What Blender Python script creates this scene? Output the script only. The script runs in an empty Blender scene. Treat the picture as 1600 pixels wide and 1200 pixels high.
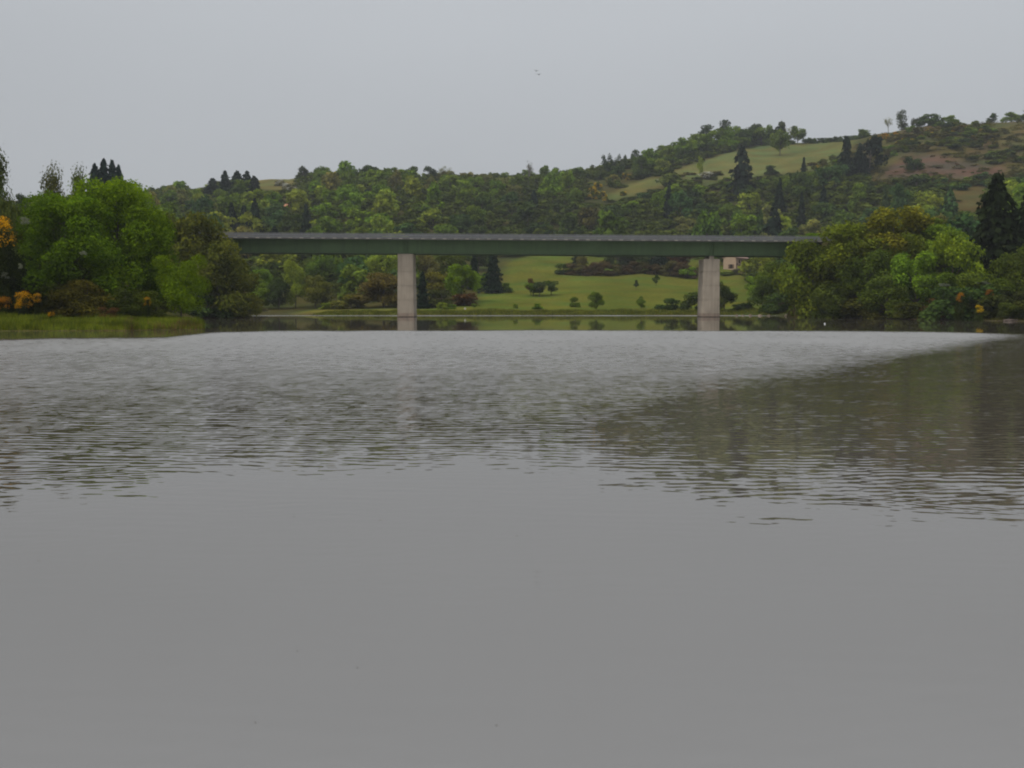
import bpy, math, random
import numpy as np

# ------------------------------------------------------------------ camera, sky, sun, exposure
S = bpy.context.scene
C = S.collection
F = 1640.0            # focal length in photo pixels (photo is 1600 px wide)
CAMH = 2.5            # eye height over the water
HOR = 476.0           # horizon row of the photograph
PITCH = math.atan((600 - HOR) / F)

cam_d = bpy.data.cameras.new('camera')
cam = bpy.data.objects.new('camera', cam_d)
C.objects.link(cam)
cam_d.sensor_width = 36.0
cam_d.lens = 36.0 * F / 1600.0
cam_d.clip_start = 0.1
cam_d.clip_end = 8000
cam.location = (0, 0, CAMH)
cam.rotation_euler = (math.radians(90) - PITCH, 0, 0)
S.camera = cam

SUN_EL, SUN_AZ = 52.0, -118.0     # azimuth from +Y (view direction), negative = towards -X
w = bpy.data.worlds.new('World')
S.world = w
w.use_nodes = True
nt = w.node_tree
for n in list(nt.nodes):
    nt.nodes.remove(n)
def wn(t, **k):
    n = nt.nodes.new(t)
    for a, b in k.items():
        setattr(n, a, b)
    return n
L = nt.links.new
sky = wn('ShaderNodeTexSky', sky_type='NISHITA', sun_disc=False)
sky.sun_elevation = math.radians(SUN_EL)
sky.sun_rotation = math.radians(SUN_AZ)
sky.dust_density = 4.0
sk = wn('ShaderNodeVectorMath', operation='SCALE'); sk.inputs['Scale'].default_value = 0.09
L(sky.outputs[0], sk.inputs[0])
tc = wn('ShaderNodeTexCoord')
sep = wn('ShaderNodeSeparateXYZ'); L(tc.outputs['Generated'], sep.inputs[0])
mx = wn('ShaderNodeMath', operation='MAXIMUM'); L(sep.outputs['Z'], mx.inputs[0]); mx.inputs[1].default_value = 0
pw = wn('ShaderNodeMath', operation='POWER'); L(mx.outputs[0], pw.inputs[0]); pw.inputs[1].default_value = 1.85
ml = wn('ShaderNodeMath', operation='MULTIPLY_ADD'); L(pw.outputs[0], ml.inputs[0]); ml.inputs[1].default_value = 2.5; ml.inputs[2].default_value = 1.0
# soft cloud deck structure
mp = wn('ShaderNodeMapping'); L(tc.outputs['Generated'], mp.inputs[0]); mp.inputs['Scale'].default_value = (1, 1, 2.6)
ns = wn('ShaderNodeTexNoise'); L(mp.outputs[0], ns.inputs['Vector']); ns.inputs['Scale'].default_value = 1.3
ns.inputs['Detail'].default_value = 2.5; ns.inputs['Roughness'].default_value = 0.45
mr = wn('ShaderNodeMapRange'); L(ns.outputs['Fac'], mr.inputs[0])
mr.inputs['From Min'].default_value = 0.3; mr.inputs['From Max'].default_value = 0.7
mr.inputs['To Min'].default_value = 0.94; mr.inputs['To Max'].default_value = 1.06
m2 = wn('ShaderNodeMath', operation='MULTIPLY'); L(ml.outputs[0], m2.inputs[0]); L(mr.outputs[0], m2.inputs[1])
gc = wn('ShaderNodeVectorMath', operation='SCALE'); gc.inputs[0].default_value = (0.424, 0.442, 0.463)
L(m2.outputs[0], gc.inputs['Scale'])
mixw = wn('ShaderNodeMix', data_type='RGBA'); mixw.inputs[0].default_value = 0.93
L(sk.outputs[0], mixw.inputs[6]); L(gc.outputs[0], mixw.inputs[7])
bg = wn('ShaderNodeBackground'); bg.inputs['Strength'].default_value = 1.0
L(mixw.outputs[2], bg.inputs['Color'])
wo = wn('ShaderNodeOutputWorld'); L(bg.outputs[0], wo.inputs[0])

sd = bpy.data.lights.new('sun', 'SUN')
so = bpy.data.objects.new('sun', sd); C.objects.link(so)
sd.energy = 1.4
sd.angle = math.radians(22)
sd.color = (1.0, 0.96, 0.9)
_e, _a = math.radians(SUN_EL), math.radians(SUN_AZ)
from mathutils import Vector, Matrix
sdir = Vector((math.sin(_a) * math.cos(_e), math.cos(_a) * math.cos(_e), math.sin(_e)))
so.rotation_euler = sdir.to_track_quat('Z', 'Y').to_euler()

S.view_settings.view_transform = 'Standard'
S.view_settings.look = 'None'
S.view_settings.exposure = 0.0
S.view_settings.gamma = 1.0
S.view_settings.use_curve_mapping = False
S.render.engine = 'CYCLES'
S.cycles.filter_width = 2.0
S.cycles.max_bounces = 6
S.cycles.use_denoising = True

# ------------------------------------------------------------------ helpers
rng = np.random.default_rng(11)
random.seed(5)

def X(px, D): return (px - 800.0) / F * D
def Z(py, D): return (HOR - py) / F * D + CAMH

def mesh_np(name, v, f, mats=(), tone=None, smooth=False):
    """v (n,3), f (m,k) of equal length faces"""
    v = np.asarray(v, dtype=np.float32); f = np.asarray(f, dtype=np.int32)
    me = bpy.data.meshes.new(name)
    k = f.shape[1]
    me.vertices.add(len(v)); me.vertices.foreach_set('co', v.ravel())
    me.loops.add(f.size); me.loops.foreach_set('vertex_index', f.ravel())
    me.polygons.add(len(f))
    me.polygons.foreach_set('loop_start', np.arange(0, f.size, k, dtype=np.int32))
    me.polygons.foreach_set('loop_total', np.full(len(f), k, dtype=np.int32))
    if smooth:
        me.polygons.foreach_set('use_smooth', np.ones(len(f), dtype=bool))
    if tone is not None:
        a = me.attributes.new('tone', 'FLOAT', 'POINT')
        a.data.foreach_set('value', np.asarray(tone, dtype=np.float32))
    for m in mats: me.materials.append(m)
    me.update(calc_edges=True)
    me.validate()
    return me

def link(name, me, parent=None, loc=None):
    o = bpy.data.objects.new(name, me); C.objects.link(o)
    if parent is not None: o.parent = parent
    if loc is not None: o.location = loc
    return o

def tag(o, label=None, cat=None, group=None, kind=None):
    if label: o['label'] = label
    if cat: o['category'] = cat
    if group: o['group'] = group
    if kind: o['kind'] = kind
    return o

def thing(name, label, cat, loc, group=None, rz=0.0):
    o = link(name, None, None, loc); o.rotation_euler = (0, 0, rz)
    return tag(o, label, cat, group)

class MB:
    """collects boxes / prisms / tubes as ONE mesh with n-gons"""
    def __init__(s): s.v = []; s.f = []
    def box(s, x0, x1, y0, y1, z0, z1):
        b = len(s.v)
        s.v += [(x, y, z) for z in (z0, z1) for y in (y0, y1) for x in (x0, x1)]
        s.f += [tuple(b + i for i in q) for q in ((0,2,3,1),(4,5,7,6),(0,1,5,4),(2,6,7,3),(0,4,6,2),(1,3,7,5))]
        return s
    def tube(s, pts, rad, n=6):
        b = len(s.v); pts = [Vector(p) for p in pts]
        for i, p in enumerate(pts):
            d = (pts[min(i+1, len(pts)-1)] - pts[max(i-1, 0)]).normalized()
            a = d.orthogonal().normalized(); c = d.cross(a)
            for k in range(n):
                t = 2*math.pi*k/n
                s.v.append(tuple(p + (a*math.cos(t) + c*math.sin(t))*rad[i]))
        for i in range(len(pts)-1):
            for k in range(n):
                s.f.append((b+i*n+k, b+i*n+(k+1)%n, b+(i+1)*n+(k+1)%n, b+(i+1)*n+k))
        s.f.append(tuple(b+(len(pts)-1)*n+k for k in range(n)))
        s.f.append(tuple(b+k for k in reversed(range(n))))
        return s
    def sweep(s, xs, zo, sec):
        """closed section sec [(y,z)] swept along x stations with z offset zo(x)"""
        b = len(s.v); n = len(sec)
        for x in xs:
            for (y, z) in sec: s.v.append((x, y, z + zo(x)))
        for i in range(len(xs)-1):
            for k in range(n):
                s.f.append((b+i*n+k, b+(i+1)*n+k, b+(i+1)*n+(k+1)%n, b+i*n+(k+1)%n))
        s.f.append(tuple(b+k for k in range(n)))
        s.f.append(tuple(b+(len(xs)-1)*n+k for k in reversed(range(n))))
        return s
    def mesh(s, name, *mats, bevel=None):
        me = bpy.data.meshes.new(name)
        me.from_pydata(s.v, [], s.f)
        for m in mats: me.materials.append(m)
        me.update()
        return me
    def build(s, name, m, parent=None, loc=None):
        return link(name, s.mesh(name, m), parent, loc)

# ------------------------------------------------------------------ materials
def mat(name):
    m = bpy.data.materials.new(name); m.use_nodes = True
    t = m.node_tree
    for n in list(t.nodes): t.nodes.remove(n)
    out = t.nodes.new('ShaderNodeOutputMaterial')
    return m, t, out

def nd(t, typ, **k):
    n = t.nodes.new(typ)
    for a, b in k.items(): setattr(n, a, b)
    return n

def simple(name, col, rough=0.8, var=0.15, scale=1.5, metal=0.0, bump=0.0, stain=None):
    m, t, out = mat(name)
    p = nd(t, 'ShaderNodeBsdfPrincipled')
    p.inputs['Roughness'].default_value = rough
    p.inputs['Metallic'].default_value = metal
    g = nd(t, 'ShaderNodeNewGeometry')
    n = nd(t, 'ShaderNodeTexNoise'); n.inputs['Scale'].default_value = scale; n.inputs['Detail'].default_value = 5
    t.links.new(g.outputs['Position'], n.inputs['Vector'])
    r = nd(t, 'ShaderNodeMapRange'); t.links.new(n.outputs['Fac'], r.inputs[0])
    r.inputs['From Min'].default_value = 0.3; r.inputs['From Max'].default_value = 0.7
    r.inputs['To Min'].default_value = 1 - var; r.inputs['To Max'].default_value = 1 + var
    s = nd(t, 'ShaderNodeVectorMath', operation='SCALE'); s.inputs[0].default_value = col
    t.links.new(r.outputs[0], s.inputs['Scale'])
    last = s.outputs[0]
    if stain:
        mp = nd(t, 'ShaderNodeMapping'); mp.inputs['Scale'].default_value = (1.6, 1.6, 0.13)
        t.links.new(g.outputs['Position'], mp.inputs[0])
        n2 = nd(t, 'ShaderNodeTexNoise'); n2.inputs['Scale'].default_value = 1.0; n2.inputs['Detail'].default_value = 4
        t.links.new(mp.outputs[0], n2.inputs['Vector'])
        r2 = nd(t, 'ShaderNodeMapRange'); t.links.new(n2.outputs['Fac'], r2.inputs[0])
        r2.inputs['From Min'].default_value = 0.45; r2.inputs['From Max'].default_value = 0.7
        r2.inputs['To Min'].default_value = 0; r2.inputs['To Max'].default_value = 0.6
        mxn = nd(t, 'ShaderNodeMix', data_type='RGBA')
        t.links.new(r2.outputs[0], mxn.inputs[0]); t.links.new(last, mxn.inputs[6])
        mxn.inputs[7].default_value = (*stain, 1)
        last = mxn.outputs[2]
    t.links.new(last, p.inputs['Base Color'])
    if bump:
        b = nd(t, 'ShaderNodeBump'); b.inputs['Strength'].default_value = bump; b.inputs['Distance'].default_value = 0.05
        t.links.new(n.outputs['Fac'], b.inputs['Height']); t.links.new(b.outputs[0], p.inputs['Normal'])
    t.links.new(p.outputs[0], out.inputs[0])
    return m

def leaf_mat(name, trans=0.28, var=0.45, clump=0.35, cscale=0.35, hue=(1.25, 1.0, 0.6)):
    """foliage: the object's own colour, varied leaf by leaf ('tone') and branch by branch"""
    m, t, out = mat(name)
    oi = nd(t, 'ShaderNodeObjectInfo')
    at = nd(t, 'ShaderNodeAttribute', attribute_name='tone')
    g = nd(t, 'ShaderNodeNewGeometry')
    n = nd(t, 'ShaderNodeTexNoise'); n.inputs['Scale'].default_value = cscale; n.inputs['Detail'].default_value = 2
    t.links.new(g.outputs['Position'], n.inputs['Vector'])
    r = nd(t, 'ShaderNodeMapRange'); t.links.new(n.outputs['Fac'], r.inputs[0])
    r.inputs['From Min'].default_value = 0.3; r.inputs['From Max'].default_value = 0.7
    r.inputs['To Min'].default_value = 1 - clump; r.inputs['To Max'].default_value = 1 + clump
    a = nd(t, 'ShaderNodeMapRange'); t.links.new(at.outputs['Fac'], a.inputs[0])
    a.inputs['To Min'].default_value = 1 - var; a.inputs['To Max'].default_value = 1 + var
    k = nd(t, 'ShaderNodeMath', operation='MULTIPLY'); t.links.new(r.outputs[0], k.inputs[0]); t.links.new(a.outputs[0], k.inputs[1])
    s = nd(t, 'ShaderNodeVectorMath', operation='SCALE'); t.links.new(oi.outputs['Color'], s.inputs[0]); t.links.new(k.outputs[0], s.inputs['Scale'])
    h = nd(t, 'ShaderNodeVectorMath', operation='MULTIPLY'); t.links.new(s.outputs[0], h.inputs[0]); h.inputs[1].default_value = hue
    hm = nd(t, 'ShaderNodeMix', data_type='RGBA'); t.links.new(at.outputs['Fac'], hm.inputs[0])
    t.links.new(s.outputs[0], hm.inputs[6]); t.links.new(h.outputs[0], hm.inputs[7])
    d = nd(t, 'ShaderNodeBsdfDiffuse'); t.links.new(hm.outputs[2], d.inputs[0])
    tr = nd(t, 'ShaderNodeBsdfTranslucent'); t.links.new(hm.outputs[2], tr.inputs[0])
    ms = nd(t, 'ShaderNodeMixShader'); ms.inputs[0].default_value = trans
    t.links.new(d.outputs[0], ms.inputs[1]); t.links.new(tr.outputs[0], ms.inputs[2])
    t.links.new(ms.outputs[0], out.inputs[0])
    return m

M_LEAF = leaf_mat('leaf', var=0.34, clump=0.45, cscale=0.2)
M_NEEDLE = leaf_mat('needle', trans=0.1, var=0.4, clump=0.25, hue=(1.1, 1.0, 0.8))
M_PETAL = leaf_mat('petal', trans=0.25, var=0.3, clump=0.1, hue=(1.0, 0.95, 0.8))
M_GRASSB = leaf_mat('grass_blade', trans=0.3, var=0.4, clump=0.45, cscale=0.45, hue=(1.45, 1.0, 0.7))
M_BARK = simple('bark', (0.075, 0.06, 0.045), 0.9, 0.35, 3.0)
M_PALEBARK = simple('pale_bark', (0.22, 0.20, 0.17), 0.9, 0.3, 3.0)
M_CONC = simple('concrete', (0.33, 0.275, 0.21), 0.85, 0.12, 0.55, bump=0.2, stain=(0.20, 0.165, 0.125))
M_CONC2 = simple('wet_concrete', (0.26, 0.195, 0.145), 0.7, 0.15, 0.8, stain=(0.11, 0.085, 0.06))
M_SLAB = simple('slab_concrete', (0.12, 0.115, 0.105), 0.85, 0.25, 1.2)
M_PLATE = simple('bracket_concrete', (0.27, 0.25, 0.21), 0.8, 0.35, 0.9)
M_RAIL = simple('galvanised_steel', (0.17, 0.17, 0.178), 0.6, 0.12, 0.8, metal=0.1)
M_GREEN = simple('green_paint', (0.060, 0.108, 0.034), 0.6, 0.12, 0.35, stain=(0.046, 0.080, 0.028))
M_GREENL = simple('green_flange_paint', (0.085, 0.135, 0.06), 0.55, 0.1, 0.6)
M_ASPH = simple('asphalt', (0.05, 0.05, 0.05), 0.9, 0.1, 3)
M_STEEL = simple('dark_steel', (0.04, 0.04, 0.04), 0.6, 0.1, 3)
M_WALL = simple('cream_render', (0.42, 0.30, 0.205), 0.9, 0.08, 1.2)
M_WALL2 = simple('shaded_pink_render', (0.30, 0.20, 0.155), 0.9, 0.1, 1.2)  # pinkish render with the front wall's shade put into the colour
M_TILE = simple('roof_tile', (0.30, 0.19, 0.145), 0.85, 0.2, 2.5)
M_ORANGE = simple('orange_tile', (0.42, 0.17, 0.09), 0.85, 0.15, 2)
M_WIN = simple('window_glass', (0.03, 0.025, 0.02), 0.2, 0.1, 2)
M_WOOD = simple('brown_wood', (0.11, 0.06, 0.035), 0.8, 0.2, 2)
M_ROCK = simple('shore_rock', (0.21, 0.16, 0.115), 0.9, 0.3, 2.5, bump=0.5)
M_DARKROCK = simple('dark_rock', (0.085, 0.06, 0.045), 0.9, 0.3, 2.5, bump=0.5)
M_PALEROCK = simple('pale_stone', (0.5, 0.47, 0.42), 0.9, 0.2, 2.5)
M_WHITE = simple('white_plastic', (0.7, 0.7, 0.66), 0.5, 0.05, 2)
M_BIRD = simple('dark_feather', (0.02, 0.02, 0.022), 0.8, 0.1, 2)
M_DEADLEAF = simple('dead_leaf', (0.05, 0.035, 0.02), 0.8, 0.2, 20)

# ------------------------------------------------------------------ terrain
COLS = {   # photo column -> (distance, ground row) ; z is worked out from the row
 -900: [(100, None, 0), (112, None, 1.5), (135, None, 6), (200, None, 14), (300, None, 24), (420, None, 38), (700, None, 70), (900, None, 80)],
 0:    [(100, None, 0), (105, None, 0.9), (114, None, 1.7), (122, None, 4), (135, None, 7.5), (200, None, 14), (300, None, 23), (420, None, 38), (700, 320), (900, 316)],
 190:  [(101, None, 0), (105, None, 0.8), (113, None, 1.4), (135, None, 3), (200, None, 8), (300, None, 21), (420, None, 38), (620, 330), (720, 318), (900, 325)],
 262:  [(105, None, 0), (109, None, 0.6), (115, None, 0.9), (135, None, 1.2), (200, None, 3), (300, None, 14), (400, None, 30), (520, 355), (620, 325), (720, 308), (900, 312)],
 318:  [(107, None, 0), (110, None, 0.35), (114, None, 0.4), (122, None, 0.0), (128, None, -1.5), (190, None, -1.5), (200, None, 0.4), (215, None, 1.6), (300, None, 8), (350, 445), (420, 400), (520, 350), (620, 322), (740, 302), (900, 308)],
 330:  [(100, None, -1.5), (192, None, -1.5), (200, None, 0.5), (215, None, 1.6), (290, None, 3), (350, 445), (420, 400), (520, 350), (620, 322), (740, 300), (900, 306)],
 385:  [(100, None, -1.5), (195, None, -1.5), (203, None, 0.5), (218, None, 1.0), (225, None, -0.1), (235, None, -1.2), (272, None, -1.0), (280, None, 0.3), (300, 480), (350, 443), (420, 400), (520, 350), (620, 312), (740, 290), (900, 296)],
 410:  [(100, None, -1.5), (276, None, -1.0), (284, None, 0.3), (300, 482), (350, 440), (430, 395), (520, 350), (620, 308), (740, 284), (900, 292)],
 460:  [(100, None, -1.5), (270, None, -1.0), (279, None, 0.3), (300, 482), (350, 440), (430, 395), (520, 350), (620, 308), (740, 281), (900, 290)],
 510:  [(100, None, -1.5), (238, None, -1.0), (246, None, 0.25), (255, None, 0.6), (300, 480), (360, 438), (430, 395), (520, 345), (620, 300), (720, 284), (900, 292)],
 650:  [(100, None, -1.5), (240, None, -1.0), (248, None, 0.2), (256, None, 0.7), (305, 472), (360, 440), (430, 395), (520, 345), (620, 305), (720, 286), (900, 296)],
 750:  [(100, None, -1.5), (240, None, -1.0), (248, None, 0.2), (256, None, 0.7), (300, 473), (360, 450), (430, 418), (500, 385), (570, 340), (650, 302), (720, 288), (900, 300)],
 850:  [(100, None, -1.5), (240, None, -1.0), (248, None, 0.2), (256, None, 0.7), (300, 473), (370, 444), (450, 404), (500, 385), (570, 345), (650, 305), (730, 287), (900, 300)],
 950:  [(100, None, -1.5), (240, None, -1.0), (248, None, 0.2), (256, None, 0.7), (300, 473), (370, 444), (450, 412), (500, 388), (570, 342), (650, 300), (750, 268), (900, 275)],
 1050: [(100, None, -1.5), (240, None, -1.0), (248, None, 0.2), (256, None, 0.7), (300, 473), (370, 446), (450, 414), (500, 388), (560, 345), (610, 300), (650, 282), (700, 266), (770, 238), (900, 243)],
 1150: [(100, None, -1.5), (240, None, -1.0), (248, None, 0.2), (256, None, 0.7), (300, 473), (370, 446), (430, 422), (500, 388), (560, 340), (610, 295), (650, 276), (700, 256), (770, 230), (900, 236)],
 1230: [(100, None, -1.5), (228, None, -1.0), (236, None, 0.2), (245, None, 1.0), (300, 466), (370, 440), (430, 410), (500, 370), (560, 320), (610, 282), (660, 263), (770, 229), (900, 236)],
 1290: [(100, None, -1.5), (203, None, -1.0), (211, None, 0.4), (225, None, 1.4), (300, 462), (380, 430), (450, 390), (510, 350), (560, 310), (610, 272), (680, 246), (770, 226), (900, 234)],
 1350: [(100, None, -1.5), (186, None, -1.0), (194, None, 0.5), (210, None, 1.8), (290, 458), (380, 415), (460, 365), (530, 315), (590, 280), (640, 250), (720, 218), (900, 226)],
 1450: [(100, None, -1.5), (172, None, -1.0), (179, None, 0.5), (194, None, 1.6), (270, 455), (360, 400), (440, 345), (500, 310), (540, 290), (600, 243), (660, 210), (710, 200), (900, 210)],
 1600: [(100, None, -1.5), (154, None, -1.0), (161, None, 0.5), (176, None, 1.6), (240, 452), (320, 392), (400, 340), (460, 315), (520, 287), (600, 236), (660, 203), (720, 194), (900, 204)],
 2500: [(60, None, -1.0), (66, None, 0.5), (80, None, 1.6), (160, 440), (260, 380), (360, 320), (460, 260), (600, 215), (720, 200), (900, 204)],
}
CK = sorted(COLS)
DG = np.concatenate([np.arange(60, 130, 1.2), np.arange(130, 320, 2.0), np.arange(320, 800, 4.0), np.arange(800, 1001, 25), [1200, 1600]])
prof = []
for k in CK:
    d = [p[0] for p in COLS[k]]
    z = [p[2] if p[1] is None else Z(p[1], p[0]) for p in COLS[k]]
    q = np.interp(DG, d, z)
    q[DG < d[0]] = -1.5 if z[0] < 0.5 else q[DG < d[0]]
    q = np.where(DG < d[0], np.maximum(z[0] - 0.3 * (d[0] - DG), -1.5), q)
    prof.append(q)
prof = np.array(prof)
UG = np.concatenate([np.arange(-900, -20, 40), np.arange(-20, 1640, 5.0), np.arange(1640, 2501, 40)])
H0 = np.array([np.interp(UG, CK, prof[:, j]) for j in range(len(DG))]).T   # [u, d]
# smooth
def blur(a, ku, kd):
    for _ in range(2):
        b = np.pad(a, ((ku, ku), (0, 0)), mode='edge'); a = sum(b[i:i + len(UG)] for i in range(2*ku+1)) / (2*ku+1)
        b = np.pad(a, ((0, 0), (kd, kd)), mode='edge'); a = sum(b[:, i:i + len(DG)] for i in range(2*kd+1)) / (2*kd+1)
    return a
Hs = blur(H0, 3, 2)
far = np.clip((DG - 230) / 60, 0, 1)[None, :]
H1 = H0 * (1 - far) + Hs * far

# value noise for the ground relief
_tab = rng.random((256, 256))
def vnoise(x, y):
    xi = np.floor(x).astype(int); yi = np.floor(y).astype(int)
    fx = x - xi; fy = y - yi
    fx = fx*fx*(3-2*fx); fy = fy*fy*(3-2*fy)
    g = lambda a, b: _tab[a % 256, b % 256]
    return (g(xi, yi)*(1-fx)+g(xi+1, yi)*fx)*(1-fy) + (g(xi, yi+1)*(1-fx)+g(xi+1, yi+1)*fx)*fy
def fbm(x, y, o=4):
    r = 0; a = 0.5
    for i in range(o):
        r = r + a*vnoise(x*2**i + 17*i, y*2**i + 5*i); a *= 0.5
    return r
UU, DD = np.meshgrid(UG, DG, indexing='ij')
XX = (UU - 800) / F * DD
amp = np.clip((H1 + 0.1) / 8, 0, 1) * np.clip((DD - 100) / 400, 0.05, 1)
H1 = H1 + (fbm(XX/38, DD/38) - 0.47) * 5.0 * amp + (fbm(XX/5, DD/5, 2) - 0.37) * 0.5 * np.clip((H1 - 0.4) / 2, 0, 1)
BR_Y = 216.5
def zroad(x): return -0.39 - 0.0065*x
ramp = 15.9 + zroad(np.clip(XX, -90, 90)) - np.maximum(0, np.abs(DD - BR_Y) - 6.5) * 1.25
ramp = ramp - np.maximum(0, XX + 68) * 4 * (XX < 0) - np.maximum(0, 62 - XX) * 4 * (XX >= 0)
H1 = np.maximum(H1, np.where((np.abs(XX) > 50), ramp, -5))

def Hxy(x, y):
    """ground height at world x, y (scalar)"""
    u = 800 + F * x / y
    i = np.searchsorted(UG, u) - 1; i = min(max(i, 0), len(UG) - 2)
    j = np.searchsorted(DG, y) - 1; j = min(max(j, 0), len(DG) - 2)
    a = min(max((u - UG[i]) / (UG[i+1] - UG[i]), 0), 1); b = min(max((y - DG[j]) / (DG[j+1] - DG[j]), 0), 1)
    return float((H1[i, j]*(1-a)+H1[i+1, j]*a)*(1-b) + (H1[i, j+1]*(1-a)+H1[i+1, j+1]*a)*b)
def hit(px, py):
    """distance at which the ground shows at this photo point"""
    d = 235.0 if px > 330 else 100.0
    if px > 1230: d = 160.0
    while d < 900:
        if Hxy(X(px, d), d) >= Z(py, d):
            d -= 5.0
            while Hxy(X(px, d), d) < Z(py, d): d += 1.0
            return d
        d += 6.0
    return 760.0

PYG = HOR - (H1 - CAMH) * F / DD
def inpoly(u, v, poly):
    u = np.asarray(u, float); v = np.asarray(v, float)
    r = np.zeros(u.shape, bool); n = len(poly)
    for i in range(n):
        x1, y1 = poly[i]; x2, y2 = poly[(i+1) % n]
        c = ((y1 > v) != (y2 > v)) & (u < (x2-x1)*(v-y1)/((y2-y1) if y2 != y1 else 1e-9)+x1)
        r ^= c
    return r
MEADOW = [(640, 520), (650, 484), (745, 476), (752, 455), (785, 444), (792, 412), (830, 396), (945, 392), (960, 405), (1060, 405), (1185, 405), (1180, 470), (1215, 486), (1240, 520)]
FIELD_A = [(940, 312), (975, 292), (1020, 279), (1050, 288), (1010, 300), (965, 314)]
FIELD_B = [(1040, 274), (1090, 256), (1150, 236), (1190, 228), (1330, 222), (1312, 246), (1272, 268), (1190, 277), (1100, 290), (1060, 280)]
FIELD_C = [(395, 270), (475, 266), (470, 293), (440, 300), (400, 297)]
FIELD_D = [(235, 304), (345, 285), (342, 312), (290, 335), (240, 325)]
FIELD_E = [(1460, 293), (1545, 293), (1548, 322), (1520, 336), (1475, 322)]
SCRUB = [(1335, 285), (1322, 240), (1360, 215), (1420, 190), (1620, 180), (2500, 180), (2500, 296), (1450, 296), (1400, 296), (1360, 290)]
SCREE = [(1368, 281), (1385, 262), (1415, 247), (1450, 243), (1500, 256), (1560, 266), (1565, 276), (1520, 284), (1440, 284)]
PEN = [(-900, 700), (-900, 484), (150, 484), (330, 480), (335, 530), (300, 700)]
SHOREGRASS = [(440, 520), (450, 489), (500, 484), (660, 483), (660, 520)]

cover = np.zeros(H1.shape + (3,))
cover[:] = (0.046, 0.056, 0.018)          # woodland floor
rt = fbm(XX/5, DD/9)
def paint(poly, col, soft=None, dmin=0, dmax=9999):
    m = inpoly(UU, PYG, poly) & (DD > dmin) & (DD < dmax)
    cover[m] = col
paint(MEADOW, (0.074, 0.104, 0.018), dmin=230, dmax=520)
paint(FIELD_A, (0.088, 0.108, 0.032), dmin=400)
paint(FIELD_B, (0.088, 0.116, 0.038), dmin=400)
paint(FIELD_C, (0.092, 0.108, 0.038), dmin=400)
paint(FIELD_D, (0.080, 0.098, 0.036), dmin=400)
paint(FIELD_E, (0.062, 0.062, 0.022), dmin=250)
paint(SCRUB, (0.060, 0.072, 0.022), dmin=350)
paint(SCREE, (0.074, 0.061, 0.042), dmin=350)
paint([(1540, 240), (1560, 190), (1700, 190), (1700, 245)], (0.078, 0.085, 0.028), dmin=350)
paint(PEN, (0.085, 0.115, 0.020), dmax=122)
paint(SHOREGRASS, (0.10, 0.13, 0.025), dmin=200, dmax=300)
m = (UU > 1180) & (DD < 215) & (H1 < 1.8) & (H1 > -0.5); cover[m] = (0.050, 0.050, 0.024)
mm = (rt > 0.52)[..., None] & inpoly(UU, PYG, SCRUB)[..., None] & (DD > 350)[..., None] & ~inpoly(UU, PYG, SCREE)[..., None]
cover = np.where(mm, np.array((0.066, 0.058, 0.027)), cover)
m = (H1 < 0.25) & (H1 > -0.4); cover[m] = (0.055, 0.055, 0.028)   # bare shore mud
shape0 = cover.shape
cb = cover.copy()
for c in range(3): cb[..., c] = blur(cover[..., c], 1, 1)
cover = cb

nU, nD = len(UG), len(DG)
idx = np.arange(nU*nD).reshape(nU, nD)
faces = np.stack([idx[:-1, :-1], idx[1:, :-1], idx[1:, 1:], idx[:-1, 1:]], -1).reshape(-1, 4)

m_g, t, out = mat('ground_cover')
at = nd(t, 'ShaderNodeAttribute', attribute_name='cover')
g = nd(t, 'ShaderNodeNewGeometry')
def gnoise(scale, lo, hi, det=4):
    n = nd(t, 'ShaderNodeTexNoise'); n.inputs['Scale'].default_value = scale; n.inputs['Detail'].default_value = det
    t.links.new(g.outputs['Position'], n.inputs['Vector'])
    r = nd(t, 'ShaderNodeMapRange'); t.links.new(n.outputs['Fac'], r.inputs[0])
    r.inputs['From Min'].default_value = 0.3; r.inputs['From Max'].default_value = 0.7
    r.inputs['To Min'].default_value = lo; r.inputs['To Max'].default_value = hi
    return r.outputs[0]
k1 = nd(t, 'ShaderNodeMath', operation='MULTIPLY'); t.links.new(gnoise(0.05, 0.80, 1.18), k1.inputs[0]); t.links.new(gnoise(0.9, 0.82, 1.18, 6), k1.inputs[1])
s = nd(t, 'ShaderNodeVectorMath', operation='SCALE'); t.links.new(at.outputs['Color'], s.inputs[0]); t.links.new(k1.outputs[0], s.inputs['Scale'])
h = nd(t, 'ShaderNodeVectorMath', operation='MULTIPLY'); t.links.new(s.outputs[0], h.inputs[0]); h.inputs[1].default_value = (1.34, 0.94, 0.9)
hm = nd(t, 'ShaderNodeMix', data_type='RGBA'); t.links.new(gnoise(0.06, -0.2, 1.5, 6), hm.inputs[0])
t.links.new(s.outputs[0], hm.inputs[6]); t.links.new(h.outputs[0], hm.inputs[7])
d = nd(t, 'ShaderNodeBsdfDiffuse'); t.links.new(hm.outputs[2], d.inputs[0])
t.links.new(d.outputs[0], out.inputs[0])

tm = mesh_np('terrain', np.stack([XX, DD, H1], -1).reshape(-1, 3), faces, [m_g], smooth=True)
ca = tm.color_attributes.new('cover', 'FLOAT_COLOR', 'POINT')
rgba = np.ones((nU*nD, 4), np.float32); rgba[:, :3] = cover.reshape(-1, 3)
ca.data.foreach_set('color', rgba.ravel())
tag(link('terrain', tm), 'valley sides and banks with meadow, fields and bare reddish slope', kind='structure')

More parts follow.
